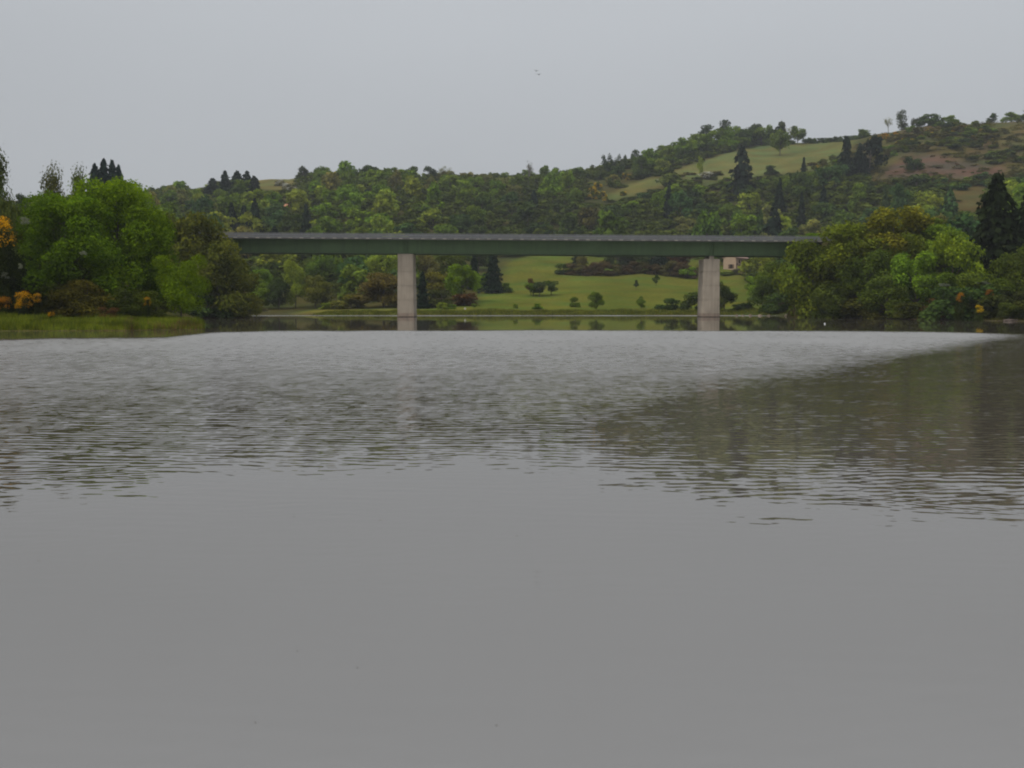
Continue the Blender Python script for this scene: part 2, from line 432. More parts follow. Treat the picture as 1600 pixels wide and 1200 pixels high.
# ------------------------------------------------------------------ water
def sm(a, b, x): 
    q = np.clip((x - a) / (b - a), 0, 1); return q*q*(3-2*q)
def ruffle(x, y):
    """how strongly the breeze ruffles the lake at x, y"""
    u = 800 + F * x / np.maximum(y, 1)
    # calm in the lee of the far bank, catspaw in the middle, calm again close in
    edge = np.interp(u, [-400, 0, 260, 330, 420, 900, 1300, 1450, 1600, 2200], [75, 76, 80, 93, 100, 101.5, 100, 96, 89, 80])
    edge = edge + (fbm(x/4.0, y/12.0, 3) - 0.45) * 5.0
    inner = 1 - sm(-5.0, 2.5, y - edge)
    near = np.interp(u, [-400, 0, 200, 330, 480, 700, 900, 1050, 1200, 1400, 1600, 2200], [12.6, 12.9, 13.4, 14.4, 14.6, 15.4, 14.8, 13.8, 12.9, 12.4, 12.6, 12.6])
    near = near + (fbm(x/1.4, y/1.0, 3) - 0.45) * 4.5
    rise = sm(-1.2, 2.6, y - near) * 0.17 + sm(2.0, 12, y - near) * 0.42 + sm(10, 40, y - near) * 0.9
    lee = sm(-3.5, 3.0, x - (y - 23) * 0.64)         # sheltered by the steep bank
    lee = lee * sm(11, 15, y)
    r = rise * (1 - lee * (0.34 + 0.54 * sm(12.5, 18, y) - 0.05 * sm(40, 80, y)))
    r = r * (0.86 + 0.3 * fbm(x/6, y/5, 3))
    far_band = sm(229, 232, y) * (1 - sm(244, 248, y)) * sm(340, 420, u) * (1 - sm(1180, 1240, u)) * (0.55 + 0.5 * sm(0.35, 0.55, fbm(x/22+7, y/30, 3)))
    slopes = np.clip(r * inner + far_band * 0.4 + 0.022 * (y < 40) + 0.004, 0, 1.2)
    fine = (sm(0.5, 9, y - near) * 0.06 + sm(7, 30, y - near) * 0.34 + sm(38, 82, y) * 0.60) * (1 - lee * 0.93)
    fine = np.clip(fine * inner * (0.85 + 0.3 * fbm(x/6, y/5, 3)) + far_band, 0, 1)
    return slopes, fine
ys = [-60, -20, 0.5]
yv = 1.5
while yv < 330:
    ys.append(yv); yv *= 1.011
ys += [400, 600, 1000, 1590]
ys = np.array(ys)
us = np.concatenate([np.linspace(-4000, -500, 12), np.arange(-450, 2060, 12.0), np.linspace(2100, 5600, 12)])
WU, WY = np.meshgrid(us, ys, indexing='ij')
WX = np.clip((WU - 800) / F * np.maximum(WY, 14), -1900, 1900)
ru, fi = ruffle(WX, np.maximum(WY, 1))
ru[WY < 6] = 0.02; fi[WY < 6] = 0
idx = np.arange(WX.size).reshape(WX.shape)
wf = np.stack([idx[:-1, :-1], idx[1:, :-1], idx[1:, 1:], idx[:-1, 1:]], -1).reshape(-1, 4)
m_w, t, out = mat('lake_water')
at = nd(t, 'ShaderNodeAttribute', attribute_name='ruffle')
g = nd(t, 'ShaderNodeNewGeometry')
def slope(scale, sx, sy, w, det=1.0, dist=0.0):
    mp = nd(t, 'ShaderNodeMapping'); mp.inputs['Scale'].default_value = (sx, sy, 1); mp.inputs['Rotation'].default_value = (0, 0, w*0.3)
    mp.inputs['Location'].default_value = (w*3.1, w*7.7, w)
    t.links.new(g.outputs['Position'], mp.inputs[0])
    n = nd(t, 'ShaderNodeTexNoise'); n.inputs['Scale'].default_value = scale; n.inputs['Detail'].default_value = det
    n.inputs['Distortion'].default_value = dist
    t.links.new(mp.outputs[0], n.inputs['Vector'])
    v = nd(t, 'ShaderNodeVectorMath', operation='SUBTRACT'); t.links.new(n.outputs['Color'], v.inputs[0]); v.inputs[1].default_value = (0.5, 0.5, 0.5)
    return v.outputs[0]
def vadd(a, b):
    v = nd(t, 'ShaderNodeVectorMath', operation='ADD'); t.links.new(a, v.inputs[0]); t.links.new(b, v.inputs[1]); return v.outputs[0]
def vscale(a, s):
    v = nd(t, 'ShaderNodeVectorMath', operation='SCALE'); t.links.new(a, v.inputs[0]); v.inputs['Scale'].default_value = s; return v.outputs[0]
def vmul(a, b):
    v = nd(t, 'ShaderNodeVectorMath', operation='MULTIPLY'); t.links.new(a, v.inputs[0]); v.inputs[1].default_value = b; return v.outputs[0]
def wave(scale, rot, dist, seed):
    mp = nd(t, 'ShaderNodeMapping'); mp.inputs['Rotation'].default_value = (0, 0, rot); mp.inputs['Location'].default_value = (seed*5.3, seed*2.9, 0)
    mp.inputs['Scale'].default_value = (1, 1, 1)
    t.links.new(g.outputs['Position'], mp.inputs[0])
    wv = nd(t, 'ShaderNodeTexWave', wave_type='BANDS', bands_direction='Y', wave_profile='SIN')
    wv.inputs['Scale'].default_value = scale; wv.inputs['Distortion'].default_value = dist
    wv.inputs['Detail'].default_value = 2.0; wv.inputs['Detail Scale'].default_value = 1.1/scale*0.55; wv.inputs['Detail Roughness'].default_value = 0.5
    t.links.new(mp.outputs[0], wv.inputs['Vector'])
    c = nd(t, 'ShaderNodeMath', operation='SUBTRACT'); t.links.new(wv.outputs['Fac'], c.inputs[0]); c.inputs[1].default_value = 0.5
    # trains of waves come and go
    n = nd(t, 'ShaderNodeTexNoise'); n.inputs['Scale'].default_value = 0.55; n.inputs['Detail'].default_value = 1.5
    m_ = nd(t, 'ShaderNodeMapping'); m_.inputs['Location'].default_value = (seed*11, seed*3, 0); m_.inputs['Scale'].default_value = (0.8, 1.2, 1)
    t.links.new(g.outputs['Position'], m_.inputs[0]); t.links.new(m_.outputs[0], n.inputs['Vector'])
    r = nd(t, 'ShaderNodeMapRange'); t.links.new(n.outputs['Fac'], r.inputs[0])
    r.inputs['From Min'].default_value = 0.35; r.inputs['From Max'].default_value = 0.65; r.inputs['To Min'].default_value = 0.15; r.inputs['To Max'].default_value = 1.6
    k = nd(t, 'ShaderNodeMath', operation='MULTIPLY'); t.links.new(c.outputs[0], k.inputs[0]); t.links.new(r.outputs[0], k.inputs[1])
    v = nd(t, 'ShaderNodeCombineXYZ')
    sx = nd(t, 'ShaderNodeMath', operation='MULTIPLY'); sx.inputs[1].default_value = math.sin(rot); t.links.new(k.outputs[0], sx.inputs[0])
    sy = nd(t, 'ShaderNodeMath', operation='MULTIPLY'); sy.inputs[1].default_value = math.cos(rot); t.links.new(k.outputs[0], sy.inputs[0])
    t.links.new(sx.outputs[0], v.inputs[0]); t.links.new(sy.outputs[0], v.inputs[1])
    return v.outputs[0]
wv_ = vadd(vadd(wave(0.95, 0.14, 4.5, 1), vscale(wave(1.35, -0.34, 5.0, 2), 0.85)), vadd(vscale(wave(0.62, -0.05, 3.5, 3), 0.45), vscale(wave(2.1, 0.42, 5.0, 4), 0.6)))
sl = vadd(slope(1.0, 1.7, 5.6, 0.0, 1.2, 0.3), vscale(slope(1.0, 4.0, 13.0, 2.0), 0.6))
sl = vadd(vadd(vmul(sl, (0.5, 0.70, 0.0)), vmul(slope(1.0, 4.0, 0.7, 5.0, 2.0), (0.1, 0.34, 0.0))), vscale(wv_, 0.27))
rs = nd(t, 'ShaderNodeVectorMath', operation='SCALE'); t.links.new(sl, rs.inputs[0]); t.links.new(at.outputs['Fac'], rs.inputs['Scale'])
nrm = nd(t, 'ShaderNodeVectorMath', operation='ADD'); t.links.new(rs.outputs[0], nrm.inputs[0]); nrm.inputs[1].default_value = (0, 0, 1)
nn = nd(t, 'ShaderNodeVectorMath', operation='NORMALIZE'); t.links.new(nrm.outputs[0], nn.inputs[0])
p = nd(t, 'ShaderNodeBsdfPrincipled')
n = nd(t, 'ShaderNodeTexNoise'); n.inputs['Scale'].default_value = 0.09; n.inputs['Detail'].default_value = 3
t.links.new(g.outputs['Position'], n.inputs['Vector'])
cr = nd(t, 'ShaderNodeMix', data_type='RGBA'); t.links.new(n.outputs['Fac'], cr.inputs[0])
cr.inputs[6].default_value = (0.060, 0.050, 0.036, 1); cr.inputs[7].default_value = (0.084, 0.070, 0.056, 1)
t.links.new(cr.outputs[2], p.inputs['Base Color'])
fa = nd(t, 'ShaderNodeAttribute', attribute_name='fine')
fr = nd(t, 'ShaderNodeMath', operation='MULTIPLY_ADD'); 
def patch(sx, sy, lo, hi):
    mp = nd(t, 'ShaderNodeMapping'); mp.inputs['Scale'].default_value = (sx, sy, 1); mp.inputs['Rotation'].default_value = (0, 0, 0.08)
    t.links.new(g.outputs['Position'], mp.inputs[0])
    n = nd(t, 'ShaderNodeTexNoise'); n.inputs['Scale'].default_value = 1.0; n.inputs['Detail'].default_value = 3
    t.links.new(mp.outputs[0], n.inputs['Vector'])
    r = nd(t, 'ShaderNodeMapRange'); t.links.new(n.outputs['Fac'], r.inputs[0])
    r.inputs['From Min'].default_value = 0.34; r.inputs['From Max'].default_value = 0.66
    r.inputs['To Min'].default_value = lo; r.inputs['To Max'].default_value = hi
    return r.outputs[0]
q1 = nd(t, 'ShaderNodeMath', operation='MULTIPLY'); t.links.new(patch(1.8, 1.1, 0.5, 1.5), q1.inputs[0]); t.links.new(patch(0.16, 0.06, 0.75, 1.25), q1.inputs[1])
q2 = nd(t, 'ShaderNodeMath', operation='MULTIPLY'); t.links.new(q1.outputs[0], q2.inputs[0]); t.links.new(fa.outputs['Fac'], q2.inputs[1])
t.links.new(q2.outputs[0], fr.inputs[0]); fr.inputs[1].default_value = 0.14; fr.inputs[2].default_value = 0.0006
fq = nd(t, 'ShaderNodeMath', operation='SQRT'); t.links.new(fr.outputs[0], fq.inputs[0]); t.links.new(fq.outputs[0], p.inputs['Roughness'])
p.inputs['IOR'].default_value = 3.6
t.links.new(nn.outputs[0], p.inputs['Normal'])
t.links.new(p.outputs[0], out.inputs[0])
wm = mesh_np('lake_water', np.stack([WX, WY, np.zeros_like(WX)], -1).reshape(-1, 3), wf, [m_w], smooth=True)
a = wm.attributes.new('fine', 'FLOAT', 'POINT'); a.data.foreach_set('value', fi.astype(np.float32).ravel())
a = wm.attributes.new('ruffle', 'FLOAT', 'POINT'); a.data.foreach_set('value', ru.astype(np.float32).ravel())
tag(link('lake_water', wm), 'grey lake, glassy close in and wind ruffled further out', kind='structure')

# ------------------------------------------------------------------ plants: mesh makers
def cards(P, N, size, asp=1.0, jit=0.7, droop=None):
    """quads at P facing about N"""
    n = len(P)
    R = rng.normal(size=(n, 3)); N = N + jit * R
    N /= np.linalg.norm(N, axis=1, keepdims=True) + 1e-9
    A = np.cross(N, rng.normal(size=(n, 3))) if droop is None else droop - N * np.sum(droop * N, 1, keepdims=True)
    A /= np.linalg.norm(A, axis=1, keepdims=True) + 1e-9
    B = np.cross(N, A)
    s = (size * (0.6 + 0.8 * rng.random(n)))[:, None]
    A = A * s * 0.5 * asp; B = B * s * 0.5
    v = np.stack([P - A - 0.35*B, P - 0.2*A + B, P + A + 0.3*B, P + 0.15*A - B], 1).reshape(-1, 3)
    f = np.arange(4*n).reshape(n, 4)
    tone = np.repeat(rng.random(n), 4)
    return v, f, tone

def lobes(shape, nl):
    """centres and radii of foliage masses in a unit crown (height 1, half-width 0.5, base z=0)"""
    out = []
    for i in range(nl):
        for _ in range(60):
            if shape == 'round':
                z = rng.uniform(0.14, 0.86); r = 0.42*math.sqrt(max(0.12, 1 - ((z-0.48)/0.52)**2))
            elif shape == 'oval':
                z = rng.uniform(0.15, 0.9); r = 0.40*math.sqrt(max(0.03, 1 - ((z-0.47)/0.53)**2))
            elif shape == 'dome':
                z = rng.uniform(0.08, 0.86); r = 0.45*math.sqrt(max(0.03, 1 - (z/1.0)**2))
            elif shape == 'cone':
                z = rng.uniform(0.08, 0.93); r = 0.42*(1-z)**0.7
            elif shape == 'column':
                z = rng.uniform(0.05, 0.93); r = 0.30*(1-z*0.5)
            else:  # bush
                z = rng.uniform(0.05, 0.75); r = 0.42*math.sqrt(max(0.05, 1 - (z/0.95)**2))
            q = rng.random()**0.45 * r; a = rng.uniform(0, 2*math.pi)
            c = (q*math.cos(a), q*math.sin(a), z)
            if all((c[0]-o[0])**2+(c[1]-o[1])**2+((c[2]-o[2])*1.1)**2 > (0.42/nl**0.42)**2 for o in out): break
        out.append((*c, rng.uniform(0.85, 1.25) * 0.42/nl**0.33))
    return out

def crown_mesh(name, shape, nl, n, size, fill=0.25, mat_=None, sparse=0.0, asp=1.0):
    """unit crown: foliage cards on the shells of the lobes"""
    lb = np.array(lobes(shape, nl))
    w_ = lb[:, 3]**2; w_ /= w_.sum()
    k = rng.choice(len(lb), size=n, p=w_)
    d = rng.normal(size=(n, 3)); d[:, 2] += 0.35; d /= np.linalg.norm(d, axis=1, keepdims=True)
    rad = np.where(rng.random(n) < fill, rng.random(n)**0.5, rng.normal(0.95, 0.12 + sparse, n))
    # ragged shells
    a = np.sin(d[:, 0]*7 + k)*np.sin(d[:, 1]*6 + 2*k)*np.sin(d[:, 2]*8 + 3*k)
    rad = rad * (1 + 0.28 * a)
    P = lb[k, :3] + d * (rad * lb[k, 3])[:, None] * np.array([1.0, 1.0, 0.85])
    P[:, 2] = np.clip(P[:, 2], 0.0, 1.2)
    v, f, tone = cards(P, d + np.array([0, 0, 0.35]), size, asp, 0.75)
    # lobes differ a little in tone as young and old shoots do
    lt = rng.random(len(lb)); tone = 0.65*tone + 0.35*np.repeat(lt[k], 4)
    return mesh_np(name, v, f, [mat_ or M_LEAF], tone), lb

def trunk_mesh(name, lb, h0=0.0, bark=None, r0=0.03, lim=9, top=0.8):
    """tapered trunk with limbs reaching into the lobes, unit tree"""
    b = MB()
    z = [-0.04, 0.05, 0.3, 0.6, top]; wob = [(0, 0)] + [(random.uniform(-.012, .012), random.uniform(-.012, .012)) for _ in range(4)]
    b.tube([(wob[i][0], wob[i][1], z[i]) for i in range(5)], [r0*1.3, r0, r0*0.8, r0*0.5, r0*0.15], 7)
    o = sorted(lb.tolist(), key=lambda q: -q[3])[:lim]
    for (x, y, zz, r) in o:
        s0 = min(max(zz*0.55, 0.12), 0.6)
        b.tube([(0, 0, s0), (x*0.45, y*0.45, s0+(zz-s0)*0.55), (x, y, zz)], [r0*0.5, r0*0.32, r0*0.1], 5)
    return b.mesh(name, bark or M_BARK)

def conifer_mesh(name, n_wh, per, size, mat_=None, droop=0.35, width=0.5, low=0.06):
    P = []; N = []; Dp = []
    for i in range(n_wh):
        z = low + (1-low) * (i + rng.random()*0.6) / n_wh
        R = width * (1 - z)**0.72 * rng.uniform(0.6, 1.2) + 0.012
        nb = max(3, int(9 - 4*z))
        a0 = rng.uniform(0, 6.28)
        for k in range(nb):
            a = a0 + 6.283*k/nb + rng.uniform(-.3, .3); Rb = R * rng.uniform(0.6, 1.15)
            m = max(2, int(per * (0.3 + (1-z))))
            tt = rng.random(m)**0.6
            x = np.cos(a)*Rb*tt; y = np.sin(a)*Rb*tt
            zz = z - droop*Rb*tt**1.5 + 0.10*Rb*tt**4 + rng.normal(0, 0.006, m)
            side = rng.normal(0, 0.16, m)*Rb*(1.1-tt*0.6)
            P.append(np.stack([x - np.sin(a)*side, y + np.cos(a)*side, zz], 1))
            N.append(np.tile([1.0*np.cos(a), 1.0*np.sin(a), 0.8], (m, 1)))
            Dp.append(np.tile([np.cos(a), np.sin(a), -0.45], (m, 1)))
    P = np.concatenate(P); N = np.concatenate(N); Dp = np.concatenate(Dp)
    v, f, tone = cards(P, N, size, 1.5, 0.8, Dp)
    return mesh_np(name, v, f, [mat_ or M_NEEDLE], tone)

def straight_trunk(name, r0=0.02, bark=None, top=0.97):
    return MB().tube([(0, 0, -0.04), (0, 0, 0.1), (0, 0, 0.6), (0, 0, top)], [r0*1.2, r0, r0*0.6, r0*0.1], 7).mesh(name, bark or M_BARK)

# a library of unit plants:  kind -> list of (crown mesh, trunk mesh, z0 of the crown, unit)
LIB = {}
def reg(key, shape, nl, n, size, count, base=0.0, bark=None, r0=0.03, **k):
    LIB[key] = []
    for i in range(count):
        cm, lb = crown_mesh('crown_'+key, shape, nl, n, size, **k)
        lbt = lb.copy(); lbt[:, 2] = base + lbt[:, 2]*(1-base)
        tmh = trunk_mesh('trunk_'+key, lbt, r0=r0, bark=bark)
        LIB[key].append((cm, tmh, base))
# far = seen from 350 m and more, mid = 180-350 m, near = about 110 m
reg('far_round', 'dome', 13, 1600, 0.085, 7, 0.0, r0=0.025)
reg('far_tree', 'round', 11, 1500, 0.085, 3, 0.18, r0=0.025)
reg('far_oval', 'oval', 11, 1500, 0.08, 5, 0.0, r0=0.022)
reg('far_dome', 'dome', 12, 1500, 0.085, 4, 0.03, r0=0.02)
reg('far_bush', 'bush', 7, 700, 0.12, 5, 0.0, r0=0.02)
reg('far_column', 'column', 8, 1100, 0.065, 2, 0.05, r0=0.02)
reg('far_sparse', 'round', 12, 420, 0.055, 3, 0.15, fill=0.3, sparse=0.12, r0=0.022)
reg('mid_round', 'round', 20, 9000, 0.034, 4, 0.10, r0=0.022)
reg('mid_oval', 'oval', 18, 8000, 0.034, 4, 0.06, r0=0.02)
reg('mid_dome', 'dome', 22, 9500, 0.033, 4, 0.02, r0=0.018)
reg('mid_bush', 'bush', 10, 3000, 0.06, 4, 0.0, r0=0.016)
reg('mid_small', 'round', 8, 1400, 0.075, 3, 0.25, r0=0.03)
reg('near_dome', 'dome', 60, 52000, 0.0145, 2, 0.02, r0=0.016)
reg('near_round', 'round', 30, 22000, 0.019, 2, 0.06, r0=0.016)
reg('near_bush', 'bush', 16, 12000, 0.026, 3, 0.0, r0=0.014)
reg('near_birch', 'cone', 34, 22000, 0.022, 1, 0.08, fill=0.5, sparse=0.12, bark=M_PALEBARK, r0=0.010)
reg('near_sprig', 'cone', 20, 8000, 0.024, 1, 0.1, fill=0.5, sparse=0.14, bark=M_PALEBARK, r0=0.010)
LIB['far_conifer'] = [(conifer_mesh('crown_far_conifer', 13, 17, 0.085, width=w_), straight_trunk('trunk_far_conifer'), 0.0) for w_ in (0.5, 0.5, 0.46, 0.52)]
LIB['mid_conifer'] = [(conifer_mesh('crown_mid_conifer', 34, 26, 0.04, width=w_), straight_trunk('trunk_mid_conifer'), 0.0) for w_ in (0.5, 0.5, 0.54)]
def pine(i):
    b = 0.3
    cm, lb = crown_mesh('crown_far_pine', 'round', 7, 650, 0.10, mat_=M_NEEDLE)
    lb[:, 2] = b + lb[:, 2]*(1-b)
    return (cm, trunk_mesh('trunk_far_pine', lb, r0=0.02), b)
LIB['far_pine'] = [pine(i) for i in range(3)]
def bare(i):
    b = MB(); random.seed(50+i)
    b.tube([(0, 0, -0.03), (0.01, 0, 0.25), (0, 0.01, 0.5)], [0.03, 0.022, 0.014], 6)
    tips = []
    for k in range(16):
        a = random.uniform(0, 6.28); z0 = random.uniform(0.2, 0.5); L_ = random.uniform(0.3, 0.5); e = random.uniform(0.5, 1.3)
        p0 = Vector((0, 0, z0)); p1 = p0 + Vector((math.cos(a)*math.cos(e), math.sin(a)*math.cos(e), math.sin(e)))*L_*0.5
        p2 = p1 + Vector((math.cos(a+.3)*math.cos(e), math.sin(a+.3)*math.cos(e), math.sin(e)))*L_*0.55
        b.tube([p0, p1, p2], [0.012, 0.008, 0.003], 4)
        for q in range(7):
            s = p0.lerp(p2, random.uniform(0.4, 1)); dd = Vector((random.uniform(-1, 1), random.uniform(-1, 1), random.uniform(0.1, 1))).normalized()*random.uniform(.08, .17)
            b.tube([s, s+dd], [0.005, 0.002], 3); tips.append(s+dd)
    P = np.array([list(p) for p in tips]*4) + rng.normal(0, 0.03, (len(tips)*4, 3))
    v, f, tone = cards(P, rng.normal(size=P.shape), 0.035)
    return (mesh_np('crown_bare', v, f, [M_LEAF], tone), b.mesh('trunk_bare', M_PALEBARK), 0.0)
LIB['bare'] = [bare(0), bare(1)]
# blossom / flower cards
def flower_mesh(nl, n, size, seed):
    cm, lb = crown_mesh('blossom_spray', 'bush', nl, n, size, fill=0.05, mat_=M_PETAL, sparse=0.05)
    return cm
LIB_FL = [flower_mesh(7, 800, 0.07, i) for i in range(3)]
LIB_FLN = [flower_mesh(9, 1500, 0.04, i) for i in range(3)]

COL = {
 'bright':  (0.092, 0.168, 0.009), 'green': (0.088, 0.152, 0.018), 'mid': (0.072, 0.118, 0.022), 'dark': (0.036, 0.062, 0.022),
 'lime':    (0.135, 0.180, 0.030), 'olive': (0.078, 0.088, 0.014), 'brown': (0.075, 0.062, 0.024), 'bluegreen': (0.040, 0.082, 0.036),
 'conifer': (0.016, 0.029, 0.019), 'bluecon': (0.020, 0.038, 0.034), 'purple': (0.055, 0.016, 0.030), 'rust': (0.085, 0.040, 0.022),
 'grey':    (0.085, 0.090, 0.062), 'yellow': (0.50, 0.34, 0.014), 'orange': (0.50, 0.24, 0.006), 'white': (0.52, 0.52, 0.46),
 'pinegreen': (0.034, 0.050, 0.028), 'scrub': (0.055, 0.075, 0.018), 'pale': (0.115, 0.125, 0.05),
}
for _k in COL:
    if _k not in ('yellow', 'orange', 'white', 'conifer', 'bluecon', 'purple'):
        COL[_k] = tuple(v*f for v, f in zip(COL[_k], (1.18 if _k in ('olive', 'brown', 'rust') else 1.42, 1.42, 1.1)))
COL['orange'] = (0.56, 0.29, 0.008)
WORD = {'bright': 'bright green', 'green': 'fresh green', 'mid': 'mid green', 'dark': 'dark green', 'lime': 'yellow-green', 'olive': 'olive brown',
        'brown': 'brownish', 'bluegreen': 'bluish green', 'conifer': 'blackish green', 'bluecon': 'blue-black', 'purple': 'purple-leaved', 'rust': 'rusty',
        'grey': 'greyish', 'yellow': 'yellow', 'pinegreen': 'dull dark green', 'scrub': 'dull green', 'pale': 'pale green'}
NM = {'willow': ('willow_tree', 'willow'), 'conifer': ('conifer_tree', 'conifer'), 'pine': ('pine_tree', 'pine'), 'tree': ('broadleaf_tree', 'tree'), 'shrub': ('shrub', 'shrub'), 'broom': ('broom_shrub', 'shrub')}
PLANTED = []

def plant(key, px, D, top, wpx, col, label, what='tree', group=None, base_z=None, fl=None, flower_only=False, depth=1.0, var=None, hmin=0.8):
    """a plant of its own standing on the ground at distance D, its tip at photo row top, wpx wide"""
    x = X(px, D); zb = Hxy(x, D) if base_z is None else base_z
    zt = Z(top, D); h = max(zt - zb, hmin); w_ = wpx / F * D
    return plant_at(key, x, D, zb, h, w_, col, label, what, group, fl, depth, var)

def plant_at(key, x, y, zb, h, w_, col, label, what='tree', group=None, fl=None, depth=1.0, var=None):
    crown, trunk, base = random.choice(LIB[key]) if var is None else LIB[key][var]
    nm, cat = NM[what]
    r = thing(nm, label, cat, (x, y, zb), group, random.uniform(0, 6.28))
    tr = link('trunk' if what in ('tree', 'conifer', 'pine', 'willow') else 'stem', trunk, r)
    tr.scale = (w_, w_, h)
    cr = link('crown' if what in ('tree', 'conifer', 'pine', 'willow') else 'foliage', crown, r)
    cr.location = (0, 0, base*h); cr.scale = (w_, w_, h*(1-base))
    c = COL[col] if isinstance(col, str) else tuple(v*f for v, f in zip(col, (1.25, 1.28, 1.05)))
    if key.startswith('near'): c = tuple(v*.80 for v in c)
    j = 1 + random.uniform(-.12, .12); jr = 1 + random.uniform(-.08, .08)
    cr.color = (c[0]*j*jr, c[1]*j, c[2]*j, 1)
    if fl:
        fm = random.choice(LIB_FLN if key.startswith('near') else LIB_FL)
        o = link('blossom', fm, r); o.scale = (w_*1.03, w_*1.03, h*1.02)
        fc = COL[fl]; o.color = (*fc, 1)
    PLANTED.append((x, y, w_, h))
    return r

# ------------------------------------------------------------------ grass as countless blades
def blades(name, P, h, w_, col, label, lean=0.35):
    n = len(P)
    a = rng.uniform(0, 6.283, n); d = np.stack([np.cos(a), np.sin(a), np.zeros(n)], 1)
    l = rng.uniform(0, 6.283, n); ld = np.stack([np.cos(l), np.sin(l), np.zeros(n)], 1) * (lean * rng.random(n) * h)[:, None]
    hh = h * rng.uniform(0.5, 1.3, n)
    v = np.stack([P - d*(w_/2)[:, None], P + d*(w_/2)[:, None], P + ld + np.stack([np.zeros(n), np.zeros(n), hh], 1)], 1).reshape(-1, 3)
    f = np.arange(3*n).reshape(n, 3)
    tone = np.repeat(rng.random(n), 3)
    o = link(name, mesh_np(name, v, f, [M_GRASSB], tone)); o.color = (*col, 1)
    return tag(o, label, kind='stuff')

def scatter(n, u0, u1, d0, d1, ok):
    """n random ground points"""
    out = []
    u = rng.uniform(u0, u1, n*3); dd = rng.uniform(d0, d1, n*3)
    for a, b in zip(u, dd):
        x = X(a, b); z = Hxy(x, b)
        if ok(a, b, x, z):
            out.append((x, b, z))
            if len(out) >= n: break
    return np.array(out)

# ------------------------------------------------------------------ road bridge
bridge = thing('road_bridge', 'long green steel girder road bridge on two pale concrete piers across the lake', 'bridge', (0, 0, 0))
xs = np.arange(-76, 76.1, 4.0).tolist()
BX0, BX1 = -66.0, 62.0
YN, YF = 211.0, 222.0
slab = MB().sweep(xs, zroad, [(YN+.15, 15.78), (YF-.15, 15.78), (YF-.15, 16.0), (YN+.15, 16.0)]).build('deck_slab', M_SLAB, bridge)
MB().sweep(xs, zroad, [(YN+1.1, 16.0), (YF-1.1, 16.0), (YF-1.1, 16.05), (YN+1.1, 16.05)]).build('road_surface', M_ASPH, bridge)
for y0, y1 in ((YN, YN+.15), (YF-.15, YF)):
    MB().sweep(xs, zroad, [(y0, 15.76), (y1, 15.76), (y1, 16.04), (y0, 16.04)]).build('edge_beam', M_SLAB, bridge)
for gy in (YN + 2.4, YF - 2.4):
    gx = [x for x in np.arange(BX0, BX1 + .1, 4.0)]
    web = MB().sweep(gx, zroad, [(gy-.02, 13.09), (gy+.02, 13.09), (gy+.02, 15.72), (gy-.02, 15.72)]).build('girder', M_GREEN, bridge)
    MB().sweep(gx, zroad, [(gy-.36, 13.03), (gy+.36, 13.03), (gy+.36, 13.09), (gy-.36, 13.09)]).build('bottom_flange', M_GREENL, web)
    MB().sweep(gx, zroad, [(gy-.3, 15.72), (gy+.3, 15.72), (gy+.3, 15.78), (gy-.3, 15.78)]).build('top_flange', M_GREEN, web)
    st = MB().box(-.025, .025, -.22, .22, 13.09, 15.72).mesh('stiffener', M_GREEN)
    thin = MB().box(-.010, .010, -.05, .0, 13.09, 15.72).mesh('web_splice', M_GREEN)
    for px_ in (-21.5, 40.3):
        for q in (-.35, .35):
            o = link('stiffener', st, web, (px_+q, gy, zroad(px_+q)))
    x_ = BX0 + 6
    while x_ < BX1:
        link('web_splice', thin, web, (x_, gy-.02, zroad(x_))); x_ += 10.3
cross = MB().box(-.15, .15, YN+2.43, YF-2.43, 14.1, 14.7).mesh('cross_beam', M_GREEN)
x_ = BX0 + 2
while x_ < BX1:
    link('cross_beam', cross, bridge, (x_, 0, zroad(x_))); x_ += 7.7
# parapets: posts, rails, and the fine infill bars
postm = MB().box(-.04, .04, -.05, .05, 16.04, 16.95).mesh('railing_post', M_RAIL)
brk = MB().box(-.36, .36, -.06, .0, 15.80, 15.98).mesh('post_bracket', M_PLATE)
rx = np.arange(-75, 75, 2.2)
for yy, sgn in ((YN + .1, -1), (YF - .1, 1)):
    rail = MB()
    rail.sweep(xs, zroad, [(yy-.045, 16.86), (yy+.045, 16.86), (yy+.045, 16.93), (yy-.045, 16.93)])
    ro = rail.build('railing', M_RAIL, bridge)
    MB().sweep(xs, zroad, [(yy-.02, 16.12), (yy+.02, 16.12), (yy+.02, 16.17), (yy-.02, 16.17)]).build('bottom_rail', M_RAIL, ro)
    MB().sweep(xs, zroad, [(yy-.02, 16.5), (yy+.02, 16.5), (yy+.02, 16.56), (yy-.02, 16.56)]).build('middle_rail', M_RAIL, ro)
    bars = MB()
    for bx in np.arange(-75.6, 75.6, 0.12):
        z_ = zroad(bx); bars.box(bx-.025, bx+.025, yy-.012, yy+.012, 16.17+z_, 16.86+z_)
    tag(bars.build('infill_bars', M_RAIL, ro), kind='stuff')
    for x_ in rx:
        link('post', postm, ro, (x_, yy, zroad(x_)))
        b_ = link('post_bracket', brk, ro, (x_, YN if sgn < 0 else YF + .06, zroad(x_)))
for yy in (YN + 1.0, YF - 1.0):
    MB().sweep(xs, zroad, [(yy-.04, 16.45), (yy+.04, 16.45), (yy+.04, 16.76), (yy-.04, 16.76)]).build('crash_barrier', M_RAIL, bridge)
    pb = MB()
    gp = MB().box(-.05, .05, -.04, .04, 15.99, 16.6).mesh('barrier_post', M_RAIL)
    for x_ in np.arange(-74, 74, 4.0):
        link('barrier_post', gp, bridge, (x_, yy + (.08 if yy < 216 else -.08), zroad(x_)))

